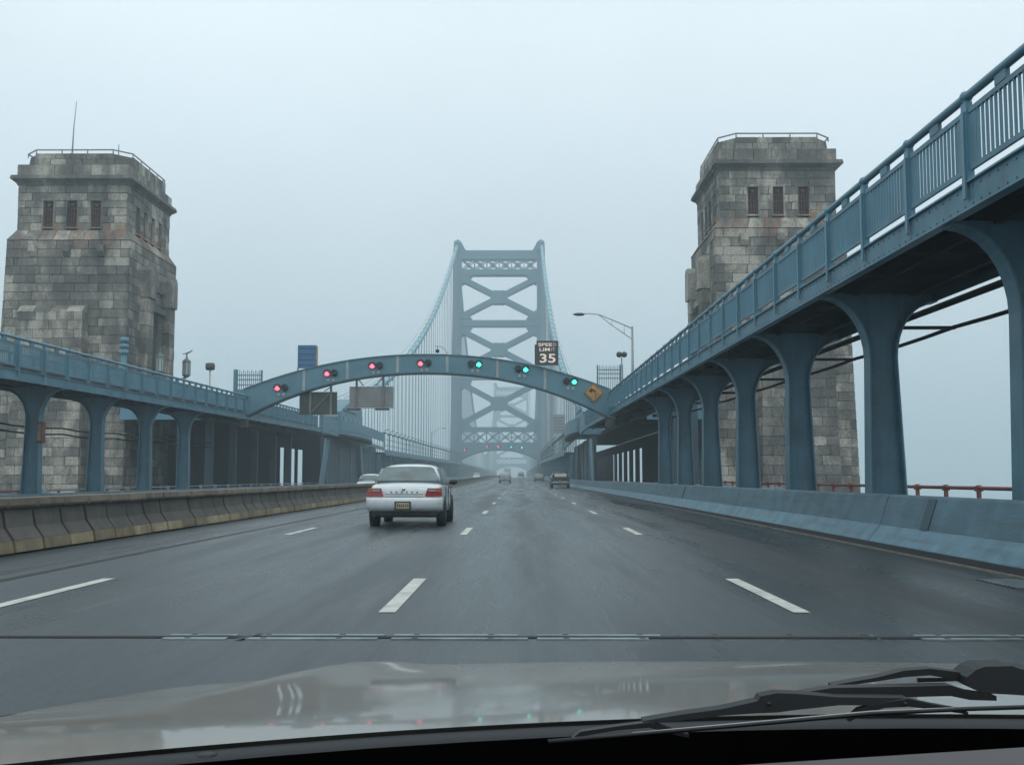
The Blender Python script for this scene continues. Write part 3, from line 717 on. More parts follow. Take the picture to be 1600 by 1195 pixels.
def walkway(side, y0, y1, label, near_parts):
    xf = 6.0 if side > 0 else -18.3
    xo = 8.4 if side > 0 else -20.7
    s = 1 if side > 0 else -1
    g = -.25 if side > 0 else -.75
    root = thing('elevated_walkway', label, 'walkway', (xf, y0, g))
    n = int((y1 - y0) / 6.7) + 1
    pathy = [y0 + (y1-y0)*i/12 for i in range(13)]
    P = lambda dz: [(0, y, zdeck(side, y) + dz) for y in pathy]
    def lng(nm, x0, x1, z0, z1, mat, par=None):
        a, b_ = min(x0, x1), max(x0, x1); m_ = MB(); m_.sweep([(a, z0), (b_, z0), (b_, z1), (a, z1)], P(0)); return m_.build(nm, mat, par or root)
    gi = lng('edge_girder', xf + s*.02, xf + s*.05, .02, .36, M['blue'])
    lng('girder_flange', xf - s*.01, xf + s*.16, 0, .02, M['blue_light'], gi); lng('girder_flange', xf - s*.03, xf + s*.2, .36, .385, M['blue_light'], gi)
    lng('outer_girder', xo - s*.03, xo, -.10, .36, M['blue_dark'])
    if s < 0: lng('inner_toe_board', xf + s*.40, xf + s*.43, .34, .60, M['bed0'])
    if s < 0: lng('toe_board', xo - s*.12, xo - s*.08, .34, .62, M['bed0'])
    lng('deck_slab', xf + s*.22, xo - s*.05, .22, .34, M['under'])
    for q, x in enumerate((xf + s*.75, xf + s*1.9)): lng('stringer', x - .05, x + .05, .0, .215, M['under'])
    # stiffeners with rivet heads on the edge girder
    riv = MB()
    y = y0 + .2
    while y < min(y1, 60):
        z = zdeck(side, y)
        for dz in (.07, .30): riv.box((xf + s*.02 - s*.0, y - .012, z + dz - .012), (xf + s*.006, y + .012, z + dz + .012))
        y += .26
    meta(riv.build('rivets', M['blue_light'], gi), kind='stuff')
    # columns
    ycol = []
    y = 15.6 - 6.7*4 if side > 0 else 44.5 - 6.7*4
    while y < y1:
        if y > y0 + .5 and y < (57 if side > 0 else 66): ycol.append(y)
        y += 6.7
    for y in ycol: column(side, y, root, g)
    for y in ycol + ([ycol[-1] + 6.7*i for i in range(1, 9)]):      # cross beams between the columns
        for k_ in (1, 2):
            yy = y + k_*6.7/3
            if yy > y1 - .3: continue
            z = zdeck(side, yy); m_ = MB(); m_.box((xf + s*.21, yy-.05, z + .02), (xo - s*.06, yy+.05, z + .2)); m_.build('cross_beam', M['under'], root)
    # railing
    py = ycol[0] - .9 if side > 0 else ycol[0] + .3
    while py - 2.2333 > y0: py -= 2.2333
    posts = []
    while py < y1 - .2: posts.append(py); py += 2.2333
    zt = lambda y: zdeck(side, y) + .385
    m_ = MB(); m_.tube([(xf + s*.03, y, zt(y) + 1.165) for y in pathy], .062, 10); m_.build('handrail', M['blue_light'], root)
    m_ = MB(); m_.tube([(xo, y, zt(y) + 1.10) for y in pathy], .05, 8); m_.build('handrail', M['blue_dark'], root)
    m_ = MB()
    for y in posts: m_.box((xo-.04, y-.04, zt(y)-.1), (xo+.04, y+.04, zt(y)+1.1))
    for a, b_ in zip(posts[:-1], posts[1:]): m_.box((xo-.02, a, zt(a)+.15), (xo+.02, b_, zt(a)+.22))
    m_.build('outer_rail_frame', M['blue_dark'], root)
    pm = MB(); pm.box((-.045, -.085, 0), (.045, .085, 1.08)); pm.box((-.075, -.05, -.24), (-.045, .05, .95) if s > 0 else (-.075, .05, .95)); 
    pm.tube([(0, 0, 1.08), (0, 0, 1.12)], .06, 8)
    pm.lathe([(0, -.0), (.06, .015), (.088, .06), (.088, .10), (.06, .145), (0, .16)], (0, 0, 1.085), 10)
    pmesh = bpy.data.meshes.new('railing_post'); pmesh.from_pydata([(a*-1 if s < 0 else a, b_, c) for a, b_, c in pm.v], [], pm.f if s > 0 else [tuple(reversed(f)) for f in pm.f])
    pmesh.materials.append(M['blue_light']); pmesh.update()
    for y in posts: inst(pmesh, 'railing_post', root, (xf + s*.03, y, zt(y)))
    rest = MB(); nb = 0
    order = sorted(range(len(posts)-1), key=lambda i: abs(posts[i] - (13 if side > 0 else 40)))
    for i in order:
        a, b_ = posts[i] + .11, posts[i+1] - .11
        if a < (11 if side > 0 else 36) and False: continue
        za, zb = zt(a), zt(b_)
        m_ = MB()
        for z0, z1, xx in ((.13, .20, .022), (.91, .98, .022)):
            m_.hexa([(xf + s*.03 - xx, a, za+z0), (xf + s*.03 + xx, a, za+z0), (xf + s*.03 + xx, b_, zb+z0), (xf + s*.03 - xx, b_, zb+z0)],
                    [(xf + s*.03 - xx, a, za+z1), (xf + s*.03 + xx, a, za+z1), (xf + s*.03 + xx, b_, zb+z1), (xf + s*.03 - xx, b_, zb+z1)])
        for yy0, yy1 in ((a, a+.20), (b_-.20, b_)):      # solid end plates
            z = zt(yy0); m_.box((xf + s*.03 - .008, yy0, z+.198), (xf + s*.03 + .008, yy1, z+.912))
        mid = (a + b_)/2; z = zt(mid); m_.box((xf + s*.03 - .03, mid-.16, z+.985), (xf + s*.03 + .03, mid+.16, z+1.11))
        pan = m_.build('railing_panel', M['blue'], root)
        nbal = 12; span = (b_ - a - .40)
        for k_ in range(nbal):
            y = a + .20 + span*(k_+.5)/nbal
            if nb < near_parts:
                inst(BM, 'baluster', pan, (xf + s*.03, y, zt(y)+.195)); nb += 1
            else: rest.box((xf + s*.03-.019, y-.010, zt(y)+.195), (xf + s*.03+.019, y+.010, zt(y)+.915))
    if rest.v: meta(rest.build('far_balusters', M['blue_light'], root, normals=False), kind='stuff')
    return root, ycol
WR, colR = walkway(1, -8, 103, 'raised blue steel walkway on curved columns climbing to the upper right corner', 300)
WL, colL = walkway(-1, 18, 103, 'raised blue steel walkway on columns in front of the left granite tower', 300)

def pipe(pts, r, label, mat=M['under'], cat='pipe'):
    m_ = MB(); m_.tube(pts, r, 8); return meta(m_.build('pipe', mat), label, cat)
pipe([(8.75, y, 4.42 + .0097*y) for y in (-8, 20, 50, 73)], .075, 'thick dark pipe just under the outer edge of the right walkway')
cb = thing('service_cable', 'dark cable slung along the right walkway columns, below the thick pipe', 'cable', (8.75, 0, 3.9))
m_ = MB(); pts = []
for k_ in range(-3, 9):
    for t_ in (0, .25, .5, .75):
        y = 15.6 + 6.7*(k_ + t_); pts.append((8.75, y, 3.90 + .0097*y - .035*4*t_*(1-t_)))
m_.tube(pts, .042, 6); m_.build('sheath', M['under'], cb)
for k_ in range(-3, 9):
    y = 15.6 + 6.7*k_; m_ = MB(); m_.box((7.5, y+.06, 3.86+.0097*y), (8.8, y+.1, 3.93+.0097*y)); m_.build('hanger', M['under'], cb)
pipe([(-21.0, y, 4.35 + .0105*y) for y in (18, 50, 77)], .08, 'thick dark pipe under the outer edge of the left walkway')
for q, (z, nm) in enumerate(((3.05, 'upper of two thin dark cables passing in front of the left tower base'), (2.78, 'lower of two thin dark cables passing in front of the left tower base'))):
    c_ = thing('service_cable', nm, 'cable', (-21.2, 40, z))
    m_ = MB(); pts = [(-21.2, 18 + 6.7*(k_ + t_)/1, z + .006*(18+6.7*(k_+t_)) - .08*4*t_*(1-t_)) for k_ in range(9) for t_ in (0, .25, .5, .75)]
    m_.tube(pts, .04, 6); m_.build('sheath', M['under'], c_)
# service box on the second left column
bxm = thing('service_box', 'narrow rusty service box fixed to the leftmost visible column', 'box', (-19.1, 44.2, 2.5))
m_ = MB(); m_.box((-19.14, 44.0, 2.45), (-18.92, 44.3, 3.3)); m_.build('casing', M['rust'], bxm)
m_ = MB(); m_.box((-19.10, 43.97, 2.55), (-18.96, 43.998, 3.2)); m_.build('cover', M['curb'], bxm)

# red outer railings and low pipe rails beside the tracks
def pipe_rail(name, x, z, y0, y1, step, r, mat, label, rails=(0,), post_h=.9, cap=True):
    root = thing(name, label, 'railing', (x, y0, z - post_h))
    for dz in rails:
        m_ = MB(); m_.tube([(x, y0, z+dz), (x, y1, z+dz)], r, 8); m_.build('rail', mat, root)
    pm = MB(); pm.box((x-.05, y0-.05, z-post_h), (x+.05, y0+.05, z+r+.03)); pm.box((x-.09, y0-.09, z-.09), (x+.09, y0+.09, z+.06))
    p0 = pm.build('post', mat, root); l0 = p0.location.copy()
    k_ = 1
    while y0 + k_*step < y1 + .01:
        c = p0.copy(); COL.objects.link(c); c.location = l0 + Vector((0, k_*step, 0)); k_ += 1
    return root
pipe_rail('pipe_railing', 12.9, .80, 4.9, 74, 2.42, .055, M['red_pipe'], 'red pipe railing along the outer edge of the bridge, seen under the right walkway', post_h=1.1)
pipe_rail('pipe_railing', -25.4, .42, 30, 76, 2.42, .055, M['red_pipe'], 'red pipe railing crossing in front of the left tower foot', post_h=1.2)
pipe_rail('pipe_railing', -20.4, .56, 48, 118, 3.35, .03, M['galv'], 'thin pale pipe rails behind the left columns', rails=(0, -.22), post_h=1.0)
pipe_rail('pipe_railing', 8.6, .72, 34, 112, 3.35, .03, M['galv'], 'thin pale pipe rails behind the right columns', rails=(0, -.2), post_h=.9)

# ------------------------------------------------------------------ anchorage: roofed passage beside the towers
def anchorage(side, label):
    s = side
    X = lambda d: CX + s*d       # distance from the axis
    g = -.25 if s > 0 else -.75
    root = thing('anchorage_house', label, 'anchorage', (X(16), 90, g))
    zt = 5.35
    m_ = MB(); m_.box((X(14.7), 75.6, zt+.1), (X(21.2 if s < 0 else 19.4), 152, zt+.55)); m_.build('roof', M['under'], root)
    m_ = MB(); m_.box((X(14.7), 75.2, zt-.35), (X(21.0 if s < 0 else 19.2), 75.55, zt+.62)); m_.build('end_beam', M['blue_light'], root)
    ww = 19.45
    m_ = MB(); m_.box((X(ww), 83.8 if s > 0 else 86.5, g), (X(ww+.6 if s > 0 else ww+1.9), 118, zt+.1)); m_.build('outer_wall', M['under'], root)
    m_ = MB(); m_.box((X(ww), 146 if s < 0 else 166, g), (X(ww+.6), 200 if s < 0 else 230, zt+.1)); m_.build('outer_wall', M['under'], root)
    if s > 0:
        yy = 118.0
        while yy < 166:
            m_ = MB(); m_.box((X(ww), yy, g), (X(ww+.12), yy + 3.9, zt+.1)); m_.build('pier', M['under'], root); yy += 7.2
    else:
        for a, b_ in ((118, 118.9), (121.2, 122.5), (127.0, 128.4), (131.6, 146)):
            m_ = MB(); m_.box((X(ww), a, g), (X(ww+.12), b_, zt+.1)); m_.build('pier', M['under'], root)
    m_ = MB(); m_.box((X(ww), 118, 4.3), (X(ww+.05), 232, zt+.1)); m_.build('outer_lintel', M['under'], root)
    for yy in (56, 62.5, 69) if s > 0 else (72, 78.5, 85, 92, 99, 105.5):
        m_ = MB(); m_.box((X(15.6), yy, g), (X(16.1), yy+.5, zt+.1)); m_.build('inner_pier', M['blue_dark'], root)
    # slanted cheek plates
    for yb, lean, wd in ((106.5, 4.0, 1.7), (137, -3.0, 1.2)):
        m_ = MB(); m_.prism([(yb, g), (yb + wd, g), (yb + lean + wd + .3, zt - .5), (yb + lean, zt - .5)], X(13.05), X(13.25), 'x'); m_.build('slanted_column', M['blue'], root)
        m_ = MB(); m_.beam((X(13.1), yb - .02, g), (X(13.1), yb + lean - .02, zt - .5), .45, .06, (1, 0, 0)); m_.build('slanted_column', M['blue_light'], root)
    m_ = MB(); m_.box((X(13.5), 110.5, g), (X(13.7), 152, zt - .2)); m_.build('side_wall', M['blue_dark'], root)
    for k_ in range(5):
        y = 113 + 8*k_; m_ = MB(); m_.box((X(13.38), y, g), (X(13.5), y+.25, zt-.3)); m_.build('wall_rib', M['blue'], root)
    # walkway level: parapet and rounded bay
    for a, b_, z0, z1, nm, mt in ((103, 150, 0, .40, 'edge_girder', M['blue']), (103, 112, .42, 1.5, 'parapet', M['blue']), (136, 150, .42, 1.5, 'parapet', M['blue'])):
        za, zb = zdeck(s, a), zdeck(s, b_)*.0 + zdeck(s, a) - .012*(b_-a)
        m_ = MB(); d0, d1 = X(12.12), X(12.3)
        m_.hexa([(d0, a, za+z0), (d1, a, za+z0), (d1, b_, zb+z0), (d0, b_, zb+z0)], [(d0, a, za+z1), (d1, a, za+z1), (d1, b_, zb+z1), (d0, b_, zb+z1)]); m_.build(nm, mt, root)
    pts = []
    for i in range(13):
        a = math.pi*i/12; pts.append((X(12.1 - .85*math.sin(a)), 124 - 12*math.cos(a)))
    poly = pts + [(X(12.25), 136), (X(12.25), 112)]
    z = zdeck(s, 112)
    for z0, z1, nm, mt in ((-.25, .05, 'bay_soffit', M['under']), (.05, .40, 'bay_girder', M['blue']), (.42, 1.45, 'bay_parapet', M['blue'])):
        m_ = MB(); m_.prism(poly, z+z0, z+z1, 'z'); m_.build(nm, mt, root)
    # cable housing
    m_ = MB(); m_.prism([(117, 5.6), (133, 5.6), (133, 8.2), (130, 10.2), (121, 9.0), (117, 8.0)], X(12.7), X(15.0), 'x'); m_.build('cable_housing', M['blue'], root)
    m_ = MB(); m_.box((X(12.55), 118, 8.3), (X(12.69), 128, 8.45)); m_.build('housing_trim', M['blue_light'], root)
    for k_ in range(4):
        m_ = MB(); m_.box((X(12.6), 118.5+3.4*k_, 6.2), (X(12.69), 120.6+3.4*k_, 7.6)); m_.build('housing_panel', M['blue_light'], root)
    # low stone blocks on the roof edge
    for a, h_ in ((88.0, 1.7), (92.5, 1.3)):
        m_ = MB(); m_.box((X(15.2), a, zt+.55), (X(16.4), a + 1.5, zt+.55+h_)); m_.build('stone_post', M['stone'], root)
    return root
anchorage(-1, 'dark roofed steel anchorage passage beyond the left granite tower')
anchorage(1, 'dark roofed steel anchorage passage beyond the right granite tower')

# ------------------------------------------------------------------ stiffening trusses with walkway, to the towers and across the main span
def truss(side, y0, y1, label, detail):
    s = side; X = lambda d: CX + s*d
    root = thing('stiffening_truss', label, 'bridge truss', (X(13.3), y0, -.5))
    n = round((y1-y0)/6.1); st = (y1-y0)/n
    yy = [y0 + st*i for i in range(n+1)]
    zf = lambda y: 4.15 + zr(y)
    def lng(nm, d0, d1, z0, z1, mt):
        m_ = MB(); a, b_ = sorted((X(d0), X(d1))); m_.sweep([(a, z0), (b_, z0), (b_, z1), (a, z1)], [(0, y, zr(y)) for y in (yy if detail else [y0, (y0+y1)/2, y1])]); return m_.build(nm, mt, root)
    lng('top_chord', 13.0, 13.4, 3.55, 4.2, M['blue']); lng('bottom_chord', 13.0, 13.4, -.3, .25, M['blue'])
    lng('walkway_slab', 12.3, 15.6, 4.2, 4.4, M['under']); lng('walkway_fascia', 12.15, 12.29, 4.0, 4.75, M['blue'])
    lng('handrail', 12.18, 12.27, 5.3, 5.38, M['blue_light'])
    lng('web_panel', 13.45, 13.5, -.3, 4.1, M['blue_dark'])
    lng('outer_walk', 15.6, 15.7, 4.0, 4.75, M['blue'])
    if detail:
        tm = MB()
        for i, y in enumerate(yy[:-1]):
            z = zr(y); yb = yy[i+1]; ym = (y+yb)/2
            m_ = MB(); m_.beam((X(12.95), y, z + .2), (X(12.95), ym - .3, z + 3.9), .12, .34, (1, 0, 0)); m_.build('diagonal', M['blue_light'], root)
            m_ = MB(); m_.beam((X(12.95), yb, z + .2), (X(12.95), ym + .3, z + 3.9), .12, .34, (1, 0, 0)); m_.build('diagonal', M['blue'], root)
            m_ = MB(); m_.box((X(12.92), y - .12, z - .1), (X(13.4), y + .12, z + 4.0)); m_.build('vertical', M['blue'], root)
            # railing post with an inward-curving top
            zq = zf(y)
            if y > 134:
                m_ = MB(); m_.tube([(X(12.4), y, zq+.4), (X(12.4), y, zq+2.9), (X(12.2), y, zq+3.25), (X(11.75), y, zq+3.35)], .055, 6)
                m_.box((X(12.1), y-.3, zq+2.75), (X(12.7), y+.3, zq+2.95)); m_.build('fence_post', M['blue_dark'], root)
                m_ = MB(); m_.hexa([(X(12.38), y, zq+2.0), (X(12.42), y, zq+2.0), (X(12.42), yb, zf(yb)+2.0), (X(12.38), yb, zf(yb)+2.0)], [(X(12.38), y, zq+2.06), (X(12.42), y, zq+2.06), (X(12.42), yb, zf(yb)+2.06), (X(12.38), yb, zf(yb)+2.06)]); m_.build('fence_rail', M['blue_dark'], root)
    return root
truss(-1, 152, 345, 'dark blue lattice truss and fenced walkway leading to the left leg of the near tower', True)
truss(1, 152, 345, 'dark blue lattice truss and walkway leading to the right leg of the near tower', True)
truss(-1, 349, 878, 'pale hazy truss along the left of the main span beyond the near tower', False)
truss(1, 349, 878, 'pale hazy truss along the right of the main span beyond the near tower', False)

# ------------------------------------------------------------------ suspension towers
def tower(yt, label, dz=0):
    c = CX - .3; zb = 0 + dz
    root = thing('suspension_tower', label, 'bridge tower', (c, yt, -41))
    def lw(z): return 1.75 - .55*max(0, min(1, z/75))          # half leg width
    def lc(z): return 13.45 - .35*max(0, z/75)
    for s in (-1, 1):
        m_ = MB()
        sec = [(-41, 2.6), (-2, 1.9), (0, lw(0)), (72, lw(72)), (74.4, lw(75)*.95), (75.1, lw(75)*.8)]
        for (z0, h0), (z1, h1) in zip(sec[:-1], sec[1:]):
            x0, x1 = c + s*lc(z0), c + s*lc(z1)
            m_.hexa([(x0-h0, yt-2.6, z0), (x0+h0, yt-2.6, z0), (x0+h0, yt+2.6, z0), (x0-h0, yt+2.6, z0)], [(x1-h1, yt-2.3, z1), (x1+h1, yt-2.3, z1), (x1+h1, yt+2.3, z1), (x1-h1, yt+2.3, z1)])
        lg = m_.build('tower_leg', M['tower'], root)
        for q in (-.55, .55):      # raised cell ribs on the leg
            m_ = MB(); x0, x1 = c + s*lc(0) + q*1.5, c + s*lc(72) + q*1.2
            m_.hexa([(x0-.12, yt-2.72, 0), (x0+.12, yt-2.72, 0), (x0+.12, yt-2.55, 0), (x0-.12, yt-2.55, 0)], [(x1-.1, yt-2.45, 72), (x1+.1, yt-2.45, 72), (x1+.1, yt-2.3, 72), (x1-.1, yt-2.3, 72)]); m_.build('leg_rib', M['tower'], lg)
        m_ = MB(); m_.lathe([(.9, 0), (.95, .3), (.7, .6), (.3, .8), (.05, 1.1)], (c + s*lc(75), yt, 75.0), 10); m_.build('finial', M['tower'], lg)
        # curved shoulder from the leg to the top girder
        m_ = MB(); pts = [(c + s*(lc(72)-lw(72)+.1), 71.3), (c + s*(lc(72)-lw(72)+.1), 75.0)]
        for i in range(1, 7):
            a = math.pi/2*i/6; pts.append((c + s*(lc(72)-lw(72)+.1 - 2.4*math.sin(a)*1.0), 71.3 + 3.7*(1-math.sin(a))**1.4))
        m_.prism(pts, yt-1.6, yt+1.6); m_.build('shoulder', M['tower'], lg)
    inn = 13.45 - 1.75 + .3
    for y_ in (yt - 1.7, yt + 1.7):
        ya, yb_ = y_ - .35, y_ + .35
        def bar(nm, z0, z1): m_ = MB(); m_.box((c-inn, ya-.02, z0), (c+inn, yb_+.02, z1)); return m_.build(nm, M['tower'], root)
        bar('top_girder', 69.3, 71.4); bar('top_girder', 64.3, 66.1); bar('strut', 48.1, 50.0); bar('strut', 31.5, 33.4); bar('frieze_rail', 15.2, 16.6)
        for (z0, z1, n) in ((66.1, 69.3, 6), (11.9, 15.2, 6)):      # little crosses of the two friezes
            wd = 2*(inn-.3)/n
            for i in range(n):
                x0 = c - inn + .3 + wd*i; x1 = x0 + wd
                for p, q in (((x0, z0), (x1, z1)), ((x0, z1), (x1, z0))):
                    m_ = MB(); m_.beam((p[0], y_, p[1]), (q[0], y_, q[1]), .34, .34, (0, 1, 0)); m_.build('frieze_cross', M['tower'], root)
                m_ = MB(); m_.lathe([(.5, -.24), (.5, .24)], ((x0+x1)/2, y_, (z0+z1)/2), 10, 'y', False); m_.build('frieze_boss', M['tower'], root)
                if i: m_ = MB(); m_.box((x0-.14, y_-.24, z0), (x0+.14, y_+.24, z1)); m_.build('frieze_post', M['tower'], root)
        for z0, z1 in ((50.3, 64.3), (33.7, 47.9), (16.6, 31.3)):
            zm = (z0+z1)/2; e = 1.0
            for sx in (-1, 1):
                for sz in (-1, 1):
                    ze = z1 if sz > 0 else z0
                    m_ = MB(); m_.beam((c, y_, zm), (c + sx*inn, y_, ze - sz*.9), 1.6, .66, (0, 1, 0)); m_.build('cross_brace', M['tower'], root)
                    # corner gussets
                    m_ = MB(); xx = c + sx*(inn-.25)
                    m_.prism([(xx, ze), (xx - sx*3.4, ze), (xx - sx*1.9, ze - sz*1.6), (xx, ze - sz*3.0)], ya+.05, yb_-.05); m_.build('gusset', M['tower'], root)
            hub = [(-2.7, 0), (-2.45, 1.2), (-1.5, 2.15), (0, 2.0), (1.5, 2.15), (2.45, 1.2), (2.7, 0), (2.45, -1.2), (1.5, -2.15), (0, -2.0), (-1.5, -2.15), (-2.45, -1.2)]
            m_ = MB(); m_.prism([(c+a, zm+b_) for a, b_ in hub], y_-.42, y_+.42); m_.build('hub_plate', M['tower'], root)
        # portal arch over the road
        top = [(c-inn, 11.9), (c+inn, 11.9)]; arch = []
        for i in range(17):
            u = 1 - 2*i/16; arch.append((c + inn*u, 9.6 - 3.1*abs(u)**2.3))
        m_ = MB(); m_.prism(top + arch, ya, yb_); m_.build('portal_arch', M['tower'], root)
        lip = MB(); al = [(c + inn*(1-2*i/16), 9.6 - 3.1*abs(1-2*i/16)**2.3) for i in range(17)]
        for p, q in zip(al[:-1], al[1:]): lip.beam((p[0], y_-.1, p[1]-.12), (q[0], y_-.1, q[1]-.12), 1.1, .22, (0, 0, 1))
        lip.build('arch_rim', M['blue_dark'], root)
    m_ = MB(); m_.box((c-11.0, yt-1.0, 71.4), (c+11.0, yt-.9, 72.3)); m_.build('roof_parapet', M['tower'], root)
    return root
tower(347, 'blue steel suspension tower with crossed braces standing over the road ahead')
tower(880, 'pale distant suspension tower seen through the arch of the near one')

def cable(side, label):
    x = CX - .3 + side*13.35
    root = thing('main_cable', label, 'bridge cable', (x, 347, 73))
    def z1(y): t_ = 347 - y; return 74.3 - .4476*t_ + .000690*t_*t_
    def z2(y): return 13.5 + 60.8*((y - 613.5)/266.5)**2
    a = [(x, y, z1(y)) for y in [122 + 7.5*i for i in range(31)]]; b_ = [(x, y, z2(y)) for y in [347 + 13.325*i for i in range(41)]]
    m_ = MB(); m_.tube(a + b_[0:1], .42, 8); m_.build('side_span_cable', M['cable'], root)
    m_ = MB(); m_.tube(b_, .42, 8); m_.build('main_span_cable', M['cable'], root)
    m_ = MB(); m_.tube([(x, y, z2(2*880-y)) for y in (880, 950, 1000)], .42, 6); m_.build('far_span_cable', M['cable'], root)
    hr = MB()
    for dx in (-.45, .45): hr.tube([(x+dx, p[1], p[2]+1.25) for p in a], .035, 4)
    hr.build('hand_rope', M['rope'], root)
    rm = MB(); rm.box((-.5, -.045, 0), (.5, .045, 1)); rr = MB()
    for dx in (-.22, .22): rr.tube([(dx, 0, 0), (dx, 0, 1)], .05, 5)
    sm = bpy.data.meshes.new('suspender'); sm.from_pydata(rr.v, [], rr.f); sm.materials.append(M['rope']); sm.update()
    bm_ = MB(); bm_.lathe([(.6, -.55), (.62, .0), (.6, .55)], (0, 0, 0), 8, 'y'); bm_.box((-.25, -.3, -1.0), (.25, .3, -.5))
    bmsh = bpy.data.meshes.new('cable_band'); bmsh.from_pydata(bm_.v, [], bm_.f); bmsh.materials.append(M['cable']); bmsh.update()
    y = 134.6
    while y < 343:
        zz = z1(y); zb = 4.3 + zr(y)
        sp = inst(sm, 'suspender', root, (x, y, zb), (1, 1, zz - zb)); 
        inst(bmsh, 'cable_band', root, (x, y, zz), rot=(math.atan(.4476 - .00138*(347-y)), 0, 0)); y += 6.1
    y = 355
    while y < 876:
        zz = z2(y); zb = 4.3 + zr(y); inst(sm, 'suspender', root, (x, y, zb), (1, 1, zz - zb)); y += 6.1
    return root
cable(-1, 'left main cable with its hangers sweeping down from the near tower')
cable(1, 'right main cable with its hangers sweeping down from the near tower')

# ------------------------------------------------------------------ signal arch with lane signals and signs
AY = 75.0; ac = -6.28; ah = 12.35
AR = thing('signal_arch', 'blue steel arch spanning the road and carrying the lane signals', 'arch', (ac, AY, 5.0))
def at_top(u): return 9.34 - 2.35*abs(u)**2.1
def at_bot(u): return 8.12 - 3.05*abs(u)**2.2
N_ = 40
us = [-1 + 2*i/N_ for i in range(N_+1)]
nseg = 8
for k in range(nseg):      # plates between the seams
    uu = us[k*N_//nseg:(k+1)*N_//nseg + 1]
    m_ = MB(); m_.prism([(ac + ah*u, at_top(u)) for u in uu] + [(ac + ah*u, at_bot(u)) for u in uu[::-1]], AY - .32, AY + .32); m_.build('arch_plate', M['arch'], AR)
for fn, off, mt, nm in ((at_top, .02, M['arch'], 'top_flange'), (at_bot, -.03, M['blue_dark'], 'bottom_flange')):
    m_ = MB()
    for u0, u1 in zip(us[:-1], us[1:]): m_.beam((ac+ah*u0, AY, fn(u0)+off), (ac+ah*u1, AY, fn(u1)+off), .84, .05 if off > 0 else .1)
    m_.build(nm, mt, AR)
M['seam'] = worn('seam_strip', (0.30, 0.34, 0.34), .6, var=.2, grime_amt=.3)
for X_ in (-14.55, -11.62, -8.23, -4.88, -1.50, 1.71):
    u = (X_-ac)/ah; m_ = MB(); m_.box((X_-.09, AY-.345, at_bot(u)+.06), (X_+.09, AY-.322, at_top(u)-.04)); m_.build('seam_strip', M['seam'], AR)
for s in (-1, 1):      # end shoes where the arch lands on the walkway girders
    xx = ac + s*ah
    m_ = MB(); m_.prism([(xx - s*.5, at_bot(.96)), (xx + s*.35, 4.95), (xx + s*.35, 7.0), (xx - s*.1, at_top(1))], AY-.42, AY+.42); m_.build('arch_shoe', M['arch'], AR)
    m_ = MB(); m_.box((xx - s*.25, AY-.35, 4.45), (xx + s*.2, AY+.35, 5.0)); m_.build('bearing', M['greycrete'], AR)

M['red_on'] = lit('red_signal', (1.0, 0.06, 0.09), 6); M['green_on'] = lit('green_signal', (0.04, 1.0, 0.66), 4.5)
M['lens_off'] = plain('dark_lens', (0.012, 0.012, 0.02), .25); M['plate'] = plain('small_plate', (.30, .33, .33), .6)
def signal(x, z, state, label, y=AY-.34, sc=1.0, group='lane signals on the near arch'):
    root = thing('lane_signal', label, 'traffic signal', (x, y, z), group)
    for k, dx in enumerate((-.25, .25)):
        c = (x + dx*sc, y, z)
        h = MB(); h.lathe([(.17*sc, 0), (.205*sc, -.03), (.205*sc, -.10), (.17*sc, -.12)], c, 14, 'y'); hb = h.build('housing', M['black'], root)
        mt = M['lens_off']
        if k == 0 and state == 'red': mt = M['red_on']
        if k == 1 and state == 'green': mt = M['green_on']
        l = MB(); l.lathe([(0, -.16*sc), (.10*sc, -.15*sc), (.17*sc, -.125*sc)], c, 14, 'y'); l.build('lens', mt, hb)
        v = MB(); n = 7
        for i in range(n):
            a0, a1 = math.pi*i/n, math.pi*(i+1)/n; r = .20*sc
            v.beam((c[0]+r*math.cos(a0), y-.20*sc, z+r*math.sin(a0)), (c[0]+r*math.cos(a1), y-.20*sc, z+r*math.sin(a1)), .16*sc, .015, (0, 1, 0))
        v.build('visor', M['black'], hb)
    if sc > .9:
        for dx in (-.17, .17):
            m_ = MB(); m_.box((x+dx-.09, y-.03, z-.52), (x+dx+.09, y-.005, z-.33)); m_.build('small_plate', M['plate'], root)
    return root
for x, z, st, lb in ((-16.05, 7.08, 'red', 'red lane signal lowest down the left haunch of the arch'), (-12.72, 8.06, 'red', 'red lane signal second from the left end of the arch'),
                     (-9.68, 8.57, 'red', 'red lane signal above the corrugated grey sign'), (-6.42, 8.74, 'red', 'red lane signal nearest the crown of the arch'),
                     (-3.0, 8.68, 'green', 'green lane signal next to the crown of the arch'), (.16, 8.33, 'green', 'green lane signal just left of the speed limit board'),
                     (3.42, 7.50, 'green', 'green lane signal between the speed limit board and the yellow diamond')):
    signal(x, z, st, lb)
for x, z, st, lb in ((-16.7, 9.5, 'red', 'faint red lane signal at the left end of the far tower portal'), (-9.9, 10.55, 'red', 'small red lane signal left of centre on the tower portal'), (-6.4, 10.6, 'red', 'small red lane signal at the centre of the tower portal'),
                     (-2.9, 10.5, 'green', 'small green lane signal right of centre on the tower portal'), (.4, 10.3, 'green', 'small green lane signal furthest right on the tower portal')):
    signal(x, z, st, lb, y=344.4, sc=1.05, group='lane signals on the tower portal')

